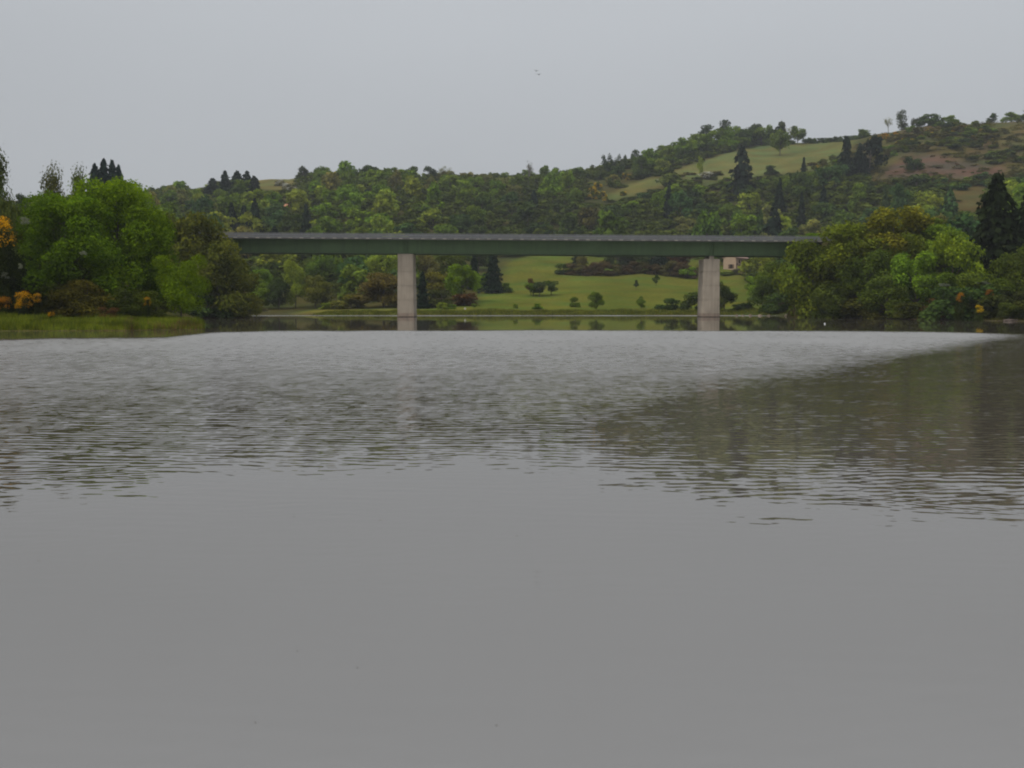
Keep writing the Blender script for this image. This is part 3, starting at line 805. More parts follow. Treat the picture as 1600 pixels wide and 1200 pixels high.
def lift_mesh(wx, y0, y1, z0, z1, ch=0.12):
    """one concrete pour: chamfered prism"""
    h = wx/2
    pts = [(-h+ch, y0), (h-ch, y0), (h, y0+ch), (h, y1-ch), (h-ch, y1), (-h+ch, y1), (-h, y1-ch), (-h, y0+ch)]
    b = MB(); b.v = [(x, y, z) for z in (z0, z1) for x, y in pts]
    b.f = [tuple(reversed(range(8))), tuple(range(8, 16))] + [(i, (i+1) % 8, 8+(i+1) % 8, 8+i) for i in range(8)]
    return b
for cx, top, wtop in ((-21.5, 12.72, 3.15), (40.3, 11.72, 3.25)):
    pier = MB().box(cx-1.2, cx+1.2, 213.4, 218.2, -2.5, top-0.4).build('pier', M_CONC, bridge)
    cuts = [0.78, 3.45, 6.3, 9.12, top]
    for i in range(4):
        ww = wtop + [0.22, 0.16, 0.09, 0.0][i]
        o = lift_mesh(ww, 212.9, 218.8, cuts[i] + (0.025 if i else 0), cuts[i+1] - 0.025).build('concrete_lift', M_CONC, pier, (cx, 0, 0))
        g_ = MB()
        g_.box(-.02, .02, 212.885, 212.898, cuts[i]+.1, cuts[i+1]-.1)
        g_.build('form_seam', M_CONC2, pier, (cx + 0.15, 0, 0))
    lift_mesh(wtop + 0.3, 212.8, 218.9, -2.5, 0.76).build('pier_base', M_CONC2, pier, (cx, 0, 0))
    lift_mesh(wtop + 0.33, 212.785, 218.915, -0.3, 0.16).build('tide_mark', M_DARKROCK, pier, (cx, 0, 0))
    zz = 13.03 + zroad(cx)
    for gy in (213.4 + .25, 218.0):
        MB().box(cx-.45, cx+.45, gy-.35, gy+.35, top, zz - 0.12).build('bearing_plinth', M_CONC, pier)
        MB().box(cx-.3, cx+.3, gy-.25, gy+.25, zz - 0.12, zz-.005).build('bearing', M_STEEL, pier)
for xa, xb in ((-72, -65.0), (61.3, 70)):
    ab = MB().box(xa, xb, YN+.9, YF-.9, -0.5, 12.6).build('abutment', M_CONC, bridge)
    MB().box(xa - (0 if xa < 0 else -1.2), xb - (1.2 if xa < 0 else 0), YN+.9, YF-.9, 12.603, 15.2).build('abutment_wall', M_CONC, ab)

# ------------------------------------------------------------------ house on the meadow
hx, hy = X(1148, 418), 418.0
hz = Hxy(hx, hy) - 0.2
house = thing('stone_house', 'cream gabled farmhouse with pinkish tiled roof between the concrete pier and the trees', 'house', (hx, hy, hz), rz=math.radians(50))
LH, WH, EH, RH = 9.5, 5.6, 5.2, 6.9
b = MB(); b.v = [(0,0,0),(LH,0,0),(LH,WH,0),(0,WH,0),(0,0,EH),(LH,0,EH),(LH,WH,EH),(0,WH,EH),(0,WH/2,RH),(LH,WH/2,RH)]
b.f = [(0,3,7,8,4),(2,1,5,9,6),(3,2,6,9,8,7),(4,8,9,5)]
b.build('wall', M_WALL, house)
MB().box(0.01, LH-.01, -0.03, -0.004, 0, EH-.02).build('front_wall', M_WALL2, house)
b = MB(); o_ = 0.55; k_ = (RH-EH)/(WH/2)
b.v = [(-.35,-o_,EH-k_*o_+.12),(LH+.35,-o_,EH-k_*o_+.12),(LH+.35,WH/2,RH+.12),(-.35,WH/2,RH+.12),(LH+.35,WH+o_,EH-k_*o_+.12),(-.35,WH+o_,EH-k_*o_+.12)]
b.v += [(x, y, z+.16) for x, y, z in b.v]
b.f = [(3,2,1,0),(5,4,2,3),(6,7,8,9),(9,8,10,11),(0,1,7,6),(4,5,11,10),(0,6,9,3),(3,9,11,5),(1,2,8,7),(2,4,10,8)]
roof = b.build('roof', M_TILE, house)
MB().box(LH-2.2, LH-1.4, WH/2-.3, WH/2+.3, RH-.2, RH+1.0).build('chimney', M_WALL2, roof)
MB().tube([(-.35, WH/2, RH+.3), (LH+.35, WH/2, RH+.3)], [.11, .11], 6).build('ridge_tiles', M_TILE, roof)
def window(parent, ax, x0, x1, z0, z1, col=M_WIN):
    if ax == 'y':   # on the facade, facing -y
        f = MB().box(x0-.1, x1+.1, -.08, -.034, z0-.1, z1+.1).build('window', M_WOOD, parent)
        MB().box(x0, x1, -.1, -.082, z0, z1).build('pane', col, f)
    else:
        f = MB().box(-.05, -.004, x0-.1, x1+.1, z0-.1, z1+.1).build('window', M_WOOD, parent)
        MB().box(-.07, -.052, x0, x1, z0, z1).build('pane', col, f)
    return f
f = window(house, 'x', 1.6, 2.6, 1.0, 2.5)
MB().box(-.09, -.06, 2.72, 3.3, .95, 2.55).build('shutter', M_WOOD, f)
MB().box(-.09, -.06, 0.9, 1.48, .95, 2.55).build('shutter', M_WOOD, f)
for x0 in (2.3, 4.3): window(house, 'y', x0, x0+.9, 3.1, 4.3)
f = window(house, 'y', 0.4, 1.0, 2.2, 2.9)
dr = MB().box(2.2, 3.6, -.10, -.034, 0, 2.1).build('door', M_WOOD, house)
b = MB(); arc = [(2.9+.75*math.cos(t_), 2.1+.55*math.sin(t_)) for t_ in np.linspace(0, math.pi, 9)]
b.v = [(x, -.10, z) for x, z in arc] + [(x, -.034, z) for x, z in arc]
b.f = [tuple(range(9)), tuple(range(17, 8, -1))] + [(i, i+9, i+10, i+1) for i in range(8)]
b.build('arched_head', M_WOOD, dr)
MB().box(0.2, LH-.2, -.3, -.034, EH-.35, EH-.25).build('eaves_strip', M_WOOD, house)  # dark strip across the front wall just under the roof edge

# little house among the trees high on the slope
fd = 560.0; fx = X(445, fd); fz = Z(324.5, fd)
fz0 = min(Hxy(fx, fd), fz - 1.2)
hh = thing('small_house', 'tiny orange-roofed house glimpsed among trees on the slope above the deck', 'house', (fx, fd, fz0), rz=math.radians(-12))
e_ = fz - fz0
MB().box(-1.9, 1.9, 0, 4.5, 0, e_).build('wall', simple('pale_render', (0.5, 0.45, 0.38), .9), hh)
b = MB(); b.v = [(-2.3,-.5,e_-.1),(2.3,-.5,e_-.1),(2.3,2.25,e_+1.3),(-2.3,2.25,e_+1.3),(2.3,5,e_-.1),(-2.3,5,e_-.1)]; b.v += [(x,y,z+.15) for x,y,z in b.v]
b.f = [(3,2,1,0),(5,4,2,3),(6,7,8,9),(9,8,10,11),(0,1,7,6),(4,5,11,10),(0,6,9,3),(3,9,11,5),(1,2,8,7),(2,4,10,8)]
b.build('roof', M_ORANGE, hh)
f = MB().box(-.5, .4, -.06, -.004, max(e_-1.3, .2), e_-.4).build('window', M_WOOD, hh)

# ------------------------------------------------------------------ stones, birds, floating bits
def rock(px, D, wpx, hpx, m_, label, group=None, z=None, cat='rock', name='rock'):
    import bmesh
    bm = bmesh.new(); bmesh.ops.create_icosphere(bm, subdivisions=2, radius=1.0)
    r_ = random.Random(int(px*7+D))
    px_ = [r_.uniform(-1, 1) for _ in range(6)]
    for v in bm.verts:
        n_ = 1 + .22*math.sin(v.co.x*3+px_[0]*3) + .18*math.sin(v.co.y*4+px_[1]*5) + .15*math.sin(v.co.z*5+px_[2]*5) + r_.uniform(-.06, .06)
        v.co *= n_
    w_ = wpx/F*D/2; h_ = hpx/F*D/2
    for v in bm.verts: v.co = Vector((v.co.x*w_, v.co.y*w_*.8, v.co.z*h_))
    me = bpy.data.meshes.new(name); bm.to_mesh(me); bm.free(); me.materials.append(m_)
    x = X(px, D); zz = (Hxy(x, D) if z is None else z) + h_*.45
    o = link(name, me, None, (x, D, zz)); tag(o, label, cat, group)
    return o
rock(1238, 226, 14, 7, M_ROCK, 'largest tan rock where the bridge bank meets the water', z=-0.1)
rock(1228, 230, 8, 4, M_ROCK, 'low brown rock at the waterline just beside the largest tan rock', z=-0.1)
rock(1252, 221, 12, 4, M_ROCK, 'flat tan rock under the overhanging olive trees by the bridge', z=-0.1)
for i, (a_, d_, w1, h1) in enumerate([(1150, 235, 5, 4), (1160, 235, 7, 3), (1172, 234, 5, 4), (1186, 233, 8, 4), (1200, 232, 6, 3)]):
    rock(a_, d_, w1, h1, M_ROCK, 'small brown stone by the water past the second pier, ' + ['nearest the pier', 'second from the pier', 'middle one of five', 'fourth from the pier', 'fifth and farthest from the pier'][i], 'stones along the waterline beside the pier near the house', z=-0.1)
rock(352, 199, 5, 8, M_PALEROCK, 'white stone at the water under the brown willow by the bridge end', z=0.0)
rock(1569, 166, 7, 4, M_PALEROCK, 'white stone on the bank below the big dark conifer')
rock(727, 268, 4, 3, M_PALEROCK, 'small white boulder on the meadow edge past the first pier', )
rock(1485, 173, 30, 5, M_DARKROCK, 'long low reddish rock shelf along the steep wooded bank', z=-0.05)
rock(1455, 176, 14, 4, M_DARKROCK, 'short reddish rock shelf at the reed clump on the wooded bank', z=-0.05)
rock(1580, 160, 26, 5, M_DARKROCK, 'dark rock shelf at the water below the big dark conifer', z=-0.05)
rock(1082, 392, 15, 6, M_TILE, 'pinkish garden rubble heap on the meadow beside the purple tree')
# float on the calm strip
fl_ = MB().tube([(0, 0, -.1), (0, 0, .02), (0, 0, .1), (0, 0, .16)], [.04, .09, .08, .02], 10).build('mooring_buoy', M_WHITE, None, (X(1288, 136), 136, 0))
tag(fl_, 'tiny white buoy floating on the calm strip by the wooded bank', 'buoy')
def bird(px, py, D, s, label, rot):
    o = thing('bird', label, 'bird', (X(px, D), D, Z(py, D)), 'birds flying over the bridge', rot)
    b = MB().tube([(-.5*s, 0, 0), (-.25*s, 0, .02*s), (0, 0, .03*s), (.3*s, 0, .01*s), (.46*s, 0, 0), (.58*s, 0, -.02*s)], [.02*s, .07*s, .12*s, .10*s, .07*s, .015*s], 8)
    b.build('body', M_BIRD, o)
    for q in (-1, 1):
        wv = [(.2*s, 0, .05*s), (-.12*s, 0, .05*s), (.12*s, q*.45*s, .30*s), (-.1*s, q*.4*s, .28*s), (-.12*s, q*1.0*s, .22*s), (-.02*s, q*.95*s, .235*s)]
        wv += [(x, y, z-.03*s) for x, y, z in wv]
        b = MB(); b.v = wv; b.f = [(0,2,3,1),(2,5,4,3),(6,7,9,8),(8,9,10,11),(0,6,8,2),(2,8,11,5),(1,3,9,7),(3,4,10,9),(5,11,10,4),(0,1,7,6)]
        b.build('wing', M_BIRD, o)
    b = MB().box(-.78*s, -.45*s, -.09*s, .09*s, -.015*s, .015*s); b.build('tail', M_BIRD, o)
bird(837.5, 119, 90, .26, 'small dark bird in the sky, the higher of two', 1.9)
bird(841, 124.5, 90, .26, 'small dark bird in the sky, the lower of two', 1.2)
lm = MB(); lm.v = [(-.5, 0, 0), (-.1, .22, .05), (.3, .15, .02), (.55, 0, 0), (.3, -.16, .03), (-.1, -.2, .06), (-.5, 0, -.03), (-.1, .22, .02), (.3, .15, -.01), (.55, 0, -.03), (.3, -.16, 0), (-.1, -.2, .03)]
lm.f = [(0,5,4,3,2,1), (6,7,8,9,10,11)] + [(i, (i+1) % 6, 6+(i+1) % 6, 6+i) for i in range(6)]
lme = lm.mesh('floating_leaf', M_DEADLEAF)
LW = ['floating just below the ripple edge before the first pier', 'floating on calm water in line with mid deck', 'floating on open calm water below the first pier', 'floating low in the picture below the first pier', 'floating near the lower edge of the picture, nearer the spit side', 'floating at the lower edge of the picture near its centre', 'floating alone on calm water at the spit side of the picture', 'floating on the calm rim of the ripples before the first pier', 'floating on the ruffled water past mid deck']
for i, (a_, b_) in enumerate([(455, 810), (808, 841), (457, 1028), (553, 1055), (388, 1145), (775, 1150), (49, 881), (592, 816), (938, 608)]):
    D = CAMH*F/(b_-HOR)
    o = link('floating_leaf', lme, None, (X(a_, D), D, 0.004)); s_ = 4.2/F*D
    o.scale = (s_, s_, s_); o.rotation_euler = (0, 0, i*1.3)
    tag(o, 'tiny dark leaf ' + LW[i], 'leaf', 'dead leaves floating on the calm water')

# ------------------------------------------------------------------ near bank: trees and bushes on the grassy spit
P = plant
P('near_dome', 188, 121, 269, 178, 'bright', 'biggest bright green tree on the grassy spit, dome shaped to the ground', var=0)
P('near_dome', 108, 117, 296, 190, (0.084, 0.150, 0.009), 'bright green tree leaning against the biggest one on the grassy spit', var=1)
P('near_round', 284, 117, 392, 90, 'bright', 'low bright green tree at the tip of the grassy spit', var=0)
P('near_round', 245, 124, 345, 100, (0.062, 0.120, 0.009), 'rounded green tree on the water side of the biggest tree', var=1)
P('near_birch', 3, 112, 248, 78, (0.092, 0.125, 0.045), 'tall slender open-crowned tree at the picture edge above the broom')
P('near_sprig', 90, 127, 272, 70, (0.085, 0.10, 0.05), 'thin pale sprigs rising out of the bright green trees', )
P('near_sprig', 128, 127, 274, 60, (0.085, 0.11, 0.03), 'thin twiggy treetop between the pale sprigs and the biggest tree')
HAW0 = P('near_round', 30, 124, 322, 84, (0.075, 0.10, 0.014), 'rounded olive green bush above the upper yellow broom')
P('near_bush', 78, 113, 392, 120, (0.050, 0.072, 0.014), 'dark green shrub under the leaning tree, behind the lower broom', 'shrub', fl=None)
HAW1 = P('near_bush', 20, 113, 378, 80, 'dark', 'dark green hawthorn with a few white flowers between the two brooms', 'shrub')
HAW2 = P('near_bush', 140, 111, 428, 110, (0.062, 0.064, 0.014), 'brownish willow bush arching over the grass bank', 'shrub')
P('near_bush', 95, 111, 435, 70, (0.055, 0.066, 0.014), 'low olive bush beside the lower yellow broom', 'shrub')
P('near_bush', 198, 112, 440, 66, (0.045, 0.068, 0.014), 'dark bush in the middle of the grass bank', 'shrub')
P('near_bush', 228, 113, 450, 56, (0.070, 0.095, 0.014), 'small green bush by the single broom sprig', 'shrub')
P('near_bush', 172, 108, 476, 38, 'rust', 'small reddish dry bush on the grass bank', 'shrub')
# broom
def broom(px, D, top, bot, wpx, label, col='orange', key='near_bush'):
    x = X(px, D); z0 = Z(bot, D)
    zg = Hxy(x, D)
    if z0 < zg + .6: z0 = zg
    r = plant_at(key, x, D, zg, Z(top, D)-zg, wpx/F*D*.95, (0.026, 0.038, 0.010), label, 'broom')
    fm = random.choice(LIB_FLN if key.startswith('near') else LIB_FL)
    o = link('blossom', fm, r); o.location = (0, 0, z0 - zg); hgt = Z(top, D)-z0
    o.scale = (wpx/F*D, wpx/F*D, hgt*1.05); c = COL[col] if isinstance(col, str) else col; o.color = (*c, 1)
broom(10, 110.5, 340, 388, 64, 'tall broom in full orange-yellow bloom under the slender tree')
broom(40, 109, 455, 481, 30, 'rounded yellow broom on the grass bank, brighter of the lower pair')
broom(8, 109, 462, 486, 26, 'orange broom low on the grass bank at the picture edge', (0.40, 0.17, 0.008))
broom(60, 108.6, 458, 472, 12, 'small side clump of yellow broom beside the rounded one')
broom(82, 107.5, 481, 490, 12, 'tiny orange broom sprig low in the grass')
broom(232, 110, 464, 478, 10, 'single small orange broom sprig below the spit trees', (0.40, 0.20, 0.01))
# white blossom showing on a few of the near plants
def blossom_on(px, D, top, wpx, hpx, parent, col=(0.22, 0.24, 0.17)):
    o = link('blossom', LIB_FL[int(px) % 3], parent)
    o.matrix_parent_inverse = Matrix.Identity(4)
    rz = parent.rotation_euler.z; dx = X(px, D)-parent.location.x; dy = D-parent.location.y
    o.location = (dx*math.cos(-rz)-dy*math.sin(-rz), dx*math.sin(-rz)+dy*math.cos(-rz), Z(top, D)-hpx/F*D-parent.location.z)
    o.scale = (wpx/F*D, wpx/F*D, hpx/F*D); o.color = (*col, 1)
blossom_on(46, 110.5, 340, 16, 12, HAW0); blossom_on(10, 109.6, 425, 14, 10, HAW1); blossom_on(36, 109.6, 411, 8, 9, HAW1); blossom_on(134, 110.2, 392, 10, 9, HAW2)

# brown-green willows at the bridge end
P('mid_dome', 296, 203, 334, 130, (0.072, 0.084, 0.014), 'tall olive brown willow in front of the bridge end', 'willow', hmin=2)
P('mid_dome', 345, 201, 375, 104, (0.078, 0.090, 0.016), 'broad brownish willow under the start of the bridge deck', 'willow')
P('mid_dome', 383, 201.5, 424, 66, (0.074, 0.092, 0.018), 'lowest brownish willow reaching over the water by the bridge end', 'willow')
P('mid_round', 268, 206, 352, 70, (0.06, 0.075, 0.018), 'dark willow between the spit trees and the tall olive willow', 'willow')
P('mid_bush', 325, 198.5, 455, 70, 'dark', 'dark low bush at the waterline under the willows', 'shrub')
P('mid_bush', 366, 201, 462, 50, (0.055, 0.062, 0.018), 'small brownish bush at the waterline under the willows', 'shrub')

# ------------------------------------------------------------------ below the deck, far shore
rows = [
 ('mid_oval', 463, 300, 410, 42, 'lime', 'upright yellow-green tree on the far shore below the deck'),
 ('mid_round', 494, 298, 430, 48, (0.085, 0.105, 0.02), 'rounded olive-green tree beside the upright yellow-green one'),
 ('mid_oval', 437, 297, 436, 42, (0.04, 0.062, 0.022), 'dark tree on the far shore beside the upright yellow-green one'),
 ('mid_round', 407, 298, 442, 42, 'green', 'green tree on the far shore by the lowest brownish willow'),
 ('mid_oval', 546, 318, 411, 46, 'bluegreen', 'bluish green round tree below the deck'),
 ('mid_round', 505, 338, 400, 46, 'mid', 'mid green tree behind the rounded olive-green one'),
 ('mid_round', 412, 322, 420, 50, 'green', 'pale-topped green tree behind the far shore trees'),
 ('mid_round', 604, 336, 392, 60, 'lime', 'mottled yellow-green tree above the brown dome bush'),
 ('mid_round', 571, 350, 396, 46, 'mid', 'green tree between the bluish green and mottled trees'),
 ('mid_dome', 600, 284, 427, 108, (0.10, 0.085, 0.028), 'broad brown dome shaped thicket beside the first pier'),
 ('mid_bush', 549, 282, 457, 56, (0.09, 0.10, 0.02), 'pale olive bush beside the brown dome thicket'),
 ('mid_bush', 520, 284, 470, 34, 'lime', 'low yellow-green bush at the foot of the bluish green tree'),
 ('mid_bush', 402, 288, 474, 34, 'grey', 'low greyish bush on the far shore'),
 ('mid_conifer', 661, 272, 424, 34, 'conifer', 'dark narrow evergreen right beside the first pier'),
 ('mid_round', 695, 305, 424, 66, (0.088, 0.098, 0.02), 'olive tree past the first pier'),
 ('mid_round', 722, 297, 414, 50, 'bright', 'bright green rounded tree on the meadow edge past the first pier'),
 ('mid_bush', 690, 278, 448, 44, (0.042, 0.058, 0.02), 'dark bush below the olive tree past the first pier'),
 ('mid_bush', 726, 284, 456, 44, 'rust', 'reddish brown bush below the bright rounded tree'),
 ('mid_round', 668, 345, 392, 50, 'pale', 'pale mottled tree behind the first pier'),
 ('mid_round', 702, 352, 390, 54, 'olive', 'tawny mottled tree on the slope past the first pier'),
 ('mid_conifer', 741, 350, 396, 32, 'conifer', 'shorter blackish conifer at the top of the meadow'),
 ('mid_conifer', 771, 336, 388, 46, 'conifer', 'wide blackish conifer at the meadow edge'),
 ('mid_bush', 755, 345, 424, 22, 'green', 'small green bush between the two blackish conifers'),
 ('mid_bush', 790, 338, 440, 22, 'mid', 'low bush at the foot of the wide blackish conifer'),
 ('mid_bush', 692, 268, 471, 18, 'lime', 'small yellow-green sapling near the white boulder'),
 ('mid_bush', 706, 270, 474, 16, 'green', 'second small sapling near the white boulder'),
 ('mid_small', 741, 272, 474, 9, 'mid', 'tiny sapling just past the white boulder'),
 ('mid_round', 748, 415, 380, 46, 'dark', 'dark tree at the head of the meadow behind the shorter blackish conifer'),
 ('mid_round', 722, 392, 386, 44, 'mid', 'green tree up the slope behind the bright rounded tree'),
 ('mid_dome', 800, 458, 384, 56, 'dark', 'dark spreading tree where the meadow meets the wood under mid deck'),
 ('mid_dome', 838, 474, 386, 56, 'pinegreen', 'dull green spreading tree at the top corner of the meadow'),
 # meadow clump
 ('mid_small', 829, 322, 436, 19, 'rust', 'red-leaved little tree in the clump standing on the meadow'),
 ('mid_small', 833, 318, 442, 24, 'mid', 'green tree under the red-leaved one in the meadow clump'),
 ('mid_small', 843, 316, 440, 22, 'pinegreen', 'middle dark tree of the meadow clump'),
 ('mid_small', 861, 319, 438, 23, 'dark', 'rounded dark tree at the far side of the meadow clump'),
 ('mid_bush', 806, 272, 474, 9, 'mid', 'tiny round bush in the meadow below the clump, nearer the conifers'),
 ('mid_bush', 838, 270, 473, 20, 'green', 'low ragged bush in the meadow right below the tree clump'),
 ('mid_bush', 899, 278, 461, 16, 'mid', 'upright small bush on the meadow beside the triangular bush'),
 ('mid_oval', 931, 268, 457, 27, 'mid', 'triangular dark green bush on the meadow'),
 ('mid_oval', 1001, 270, 464, 16, 'mid', 'narrow green bush on the meadow short of the second pier'),
 ('mid_bush', 1042, 266, 463, 36, 'dark', 'dark bush on the shore short of the second pier'),
 ('mid_bush', 1080, 264, 453, 34, (0.042, 0.062, 0.02), 'taller dark bush touching the second pier'),
 ('mid_oval', 1131, 258, 443, 34, (0.035, 0.052, 0.02), 'dark bush on the house side of the second pier'),
 ('mid_bush', 1160, 262, 472, 34, 'dark', 'low dark bush on the shore below the house'),
 ('mid_small', 993, 340, 438, 9, 'pinegreen', 'bare-looking sapling in the upper meadow'),
 ('mid_small', 1024, 362, 430, 11, 'dark', 'small dark fruit tree in the upper meadow'),
 # by the house
 ('mid_bush', 1153, 405, 419, 24, 'grey', 'round grey bush in front of the farmhouse'),
 ('mid_bush', 1134, 404, 424, 30, 'mid', 'low green garden bushes at the foot of the farmhouse gable'),
 ('mid_round', 1049, 398, 408, 26, 'purple', 'purple-leaved tree at the edge of the meadow'),
 ('mid_round', 1064, 425, 388, 52, 'rust', 'reddish brown tree behind the purple-leaved one'),
 ('mid_small', 1073, 388, 418, 26, 'green', 'small green garden tree beside the purple-leaved one'),
 ('mid_conifer', 1030, 402, 376, 62, 'conifer', 'broad blackish conifer behind the brown hedge'),
 ('mid_round', 998, 408, 390, 52, 'dark', 'dark green round tree behind the brown hedge'),
 ('mid_round', 965, 410, 384, 46, 'pinegreen', 'dull dark tree next to the gap in the brown hedge'),
 ('mid_conifer', 905, 425, 376, 34, 'conifer', 'dark conifer behind the pale round bush'),
 ('mid_oval', 908, 408, 401, 22, 'pale', 'pale round bush above the brown hedge'),
 ('mid_bush', 880, 402, 409, 36, 'dark', 'dark round end bush of the brown hedge'),
 ('mid_round', 1100, 440, 385, 40, 'green', 'green tree behind the second pier'),
 ('mid_round', 1126, 448, 388, 30, 'dark', 'dark tree behind the farmhouse gable'),
 ('mid_round', 1176, 440, 385, 52, 'dark', 'dark tree behind the farmhouse roof'),
 # right of the house to the bridge end
 ('mid_round', 1203, 322, 396, 48, 'lime', 'yellow-green tree just past the farmhouse'),
 ('mid_round', 1180, 300, 431, 44, 'green', 'fresh green tree on the slope below the farmhouse'),
 ('mid_round', 1215, 272, 410, 70, (0.082, 0.125, 0.016), 'bright green shore tree between the farmhouse and the bridge end'),
 ('mid_dome', 1190, 258, 432, 46, (0.05, 0.078, 0.018), 'dark green shore tree below the yellow-green one'),
 ('mid_round', 1245, 250, 408, 56, 'green', 'green tree under the far end of the deck'),
 ('mid_bush', 1215, 244, 452, 64, 'dark', 'dark bush at the waterline under the far end of the deck'),
]
for (k, a_, D, t_, w1, c, l_) in rows:
    P(k, a_, D, t_, w1, c, l_, 'conifer' if 'conifer' in k else ('shrub' if 'bush' in k else 'tree'))

# brown hedge along the meadow: one long thicket
hd = thing('hedge', 'long brown bramble hedge across the top of the meadow', 'hedge', (X(985, 398), 398, Hxy(X(985, 398), 398)))
for i, a_ in enumerate(np.arange(896, 1078, 15)):
    D = 398 - 5*math.sin(i*.7); x = X(a_, D); zb = Hxy(x, D)
    cm = LIB['mid_dome'][i % 4][0]
    o = link('foliage', cm, hd); o.location = (x-hd.location.x, D-hd.location.y, zb-hd.location.z-.5)
    hh_ = max(Z(411+3*math.sin(i*1.7), D)-zb+.5, 3.0)
    o.scale = (8.5, 8.5, hh_); o.color = (*[(0.092, 0.076, 0.042), (0.084, 0.088, 0.032), (0.100, 0.078, 0.046)][i % 3], 1)
rh = thing('hedge', 'dark clipped-looking hedge line on the ridge skyline beyond the pale field', 'hedge', (X(1290, 772), 772, Hxy(X(1290, 772), 772)))
for i, a_ in enumerate(np.arange(1252, 1336, 8)):
    D = 772; x = X(a_, D); zb = Hxy(x, D)
    o = link('foliage', LIB['far_bush'][i % 5][0], rh); o.location = (x-rh.location.x, 0, zb-rh.location.z-.3)
    o.scale = (7, 5, 4.6); o.color = (*COL['dark'], 1)

# ------------------------------------------------------------------ steep wooded bank beyond the bridge end
rows = [
 ('mid_dome', 1266, 206, 376, 112, (0.072, 0.090, 0.014), 'olive tree hiding the far end of the bridge'),
 ('mid_dome', 1322, 203, 348, 128, (0.078, 0.096, 0.012), 'tallest olive-gold tree right beside the bridge end'),
 ('mid_dome', 1392, 206, 322, 122, (0.086, 0.090, 0.012), 'tall russet-olive tree up the bank from the bridge end'),
 ('mid_round', 1352, 196, 392, 86, (0.050, 0.070, 0.014), 'darker green tree in front of the two olive ones'),
 ('mid_round', 1262, 222, 366, 44, 'bright', 'bright yellow-green treetop showing over the deck end'),
 ('mid_round', 1440, 212, 338, 76, (0.055, 0.078, 0.016), 'green tree behind the russet-olive one'),
 ('mid_round', 1428, 190, 392, 84, 'green', 'fresh green tree low on the wooded bank'),
 ('mid_dome', 1485, 187, 362, 96, (0.082, 0.120, 0.014), 'bright green tree next to the big dark conifer'),
 ('mid_round', 1512, 192, 400, 84, (0.055, 0.088, 0.014), 'green tree at the foot of the big dark conifer'),
 ('mid_conifer', 1550, 190, 274, 165, (0.014, 0.020, 0.010), 'big dark conifer at the picture edge above the bank'),
 ('mid_conifer', 1606, 196, 286, 150, (0.014, 0.022, 0.010), 'second dark conifer cut by the picture edge'),
 ('mid_round', 1592, 176, 382, 90, (0.045, 0.058, 0.012), 'dark olive tree under the conifer at the picture edge'),
 ('mid_round', 1530, 174, 425, 84, (0.050, 0.075, 0.014), 'green bush-like tree above the yellow broom on the bank'),
 ('mid_round', 1470, 180, 425, 76, (0.055, 0.085, 0.014), 'green tree with white-flowering branches low on the bank'),
 ('mid_dome', 1300, 197, 440, 80, (0.040, 0.055, 0.014), 'dark tree overhanging the water beside the bridge end'),
 ('mid_dome', 1385, 189, 430, 88, (0.045, 0.066, 0.014), 'dark green tree overhanging the middle of the wooded bank'),
 ('mid_dome', 1256, 222, 446, 60, (0.050, 0.068, 0.014), 'leaning dark tree above the tan rocks'),
 ('mid_round', 1455, 205, 352, 86, 'green', 'fresh green tree behind the bright one next to the big dark conifer'),
 ('mid_dome', 1412, 200, 362, 80, (0.07, 0.092, 0.014), 'olive green tree halfway between bridge end and the big dark conifer'),
 ('mid_dome', 1372, 212, 345, 80, (0.082, 0.09, 0.014), 'olive tree squeezed between the two tall olive ones'),
 ('mid_bush', 1345, 192, 462, 66, (0.045, 0.050, 0.014), 'brown-green waterline bush in the middle of the wooded bank'),
 ('mid_bush', 1420, 181, 468, 60, (0.040, 0.048, 0.014), 'dark waterline bush before the grassy ledge'),
 ('mid_bush', 1468, 177, 462, 56, (0.055, 0.036, 0.020), 'reddish brown bush over the rock shelf'),
 ('mid_bush', 1545, 168, 455, 60, (0.030, 0.036, 0.012), 'dark bush beside the broom on the bank'),
 ('mid_bush', 1590, 164, 450, 56, (0.028, 0.032, 0.012), 'blackish bush at the picture edge above the rock shelf'),
 ('mid_bush', 1295, 199, 472, 50, 'dark', 'low dark bush touching the water by the bridge end'),
 ('mid_bush', 1500, 172, 466, 40, (0.035, 0.045, 0.012), 'small dark bush between the two brooms of the bank'),
 ('mid_bush', 1576, 161.5, 470, 40, (0.034, 0.045, 0.012), 'low dark bush behind the white stone of the bank'),
 ('mid_bush', 1612, 160, 468, 50, (0.036, 0.044, 0.012), 'low dark bush cut by the picture edge over the rock shelf'),
]
for (k, a_, D, t_, w1, c, l_) in rows:
    if 'conifer' not in k and isinstance(c, tuple): c = (c[0]*1.28, c[1]*1.36, c[2]*1.2)
    P(k, a_, D, t_, w1, c, l_, 'conifer' if 'conifer' in k else ('shrub' if 'bush' in k else 'tree'))
broom(1497, 168, 456, 472, 15, 'orange broom hanging on the wooded bank, upper one', (0.36, 0.16, 0.008), 'mid_bush')
broom(1528, 164.5, 476, 488, 13, 'yellow broom low on the wooded bank near the white stone', 'yellow', 'mid_bush')
broom(1542, 167, 452, 462, 14, 'rusty orange broom under the dark olive tree', (0.22, 0.09, 0.01), 'mid_bush')
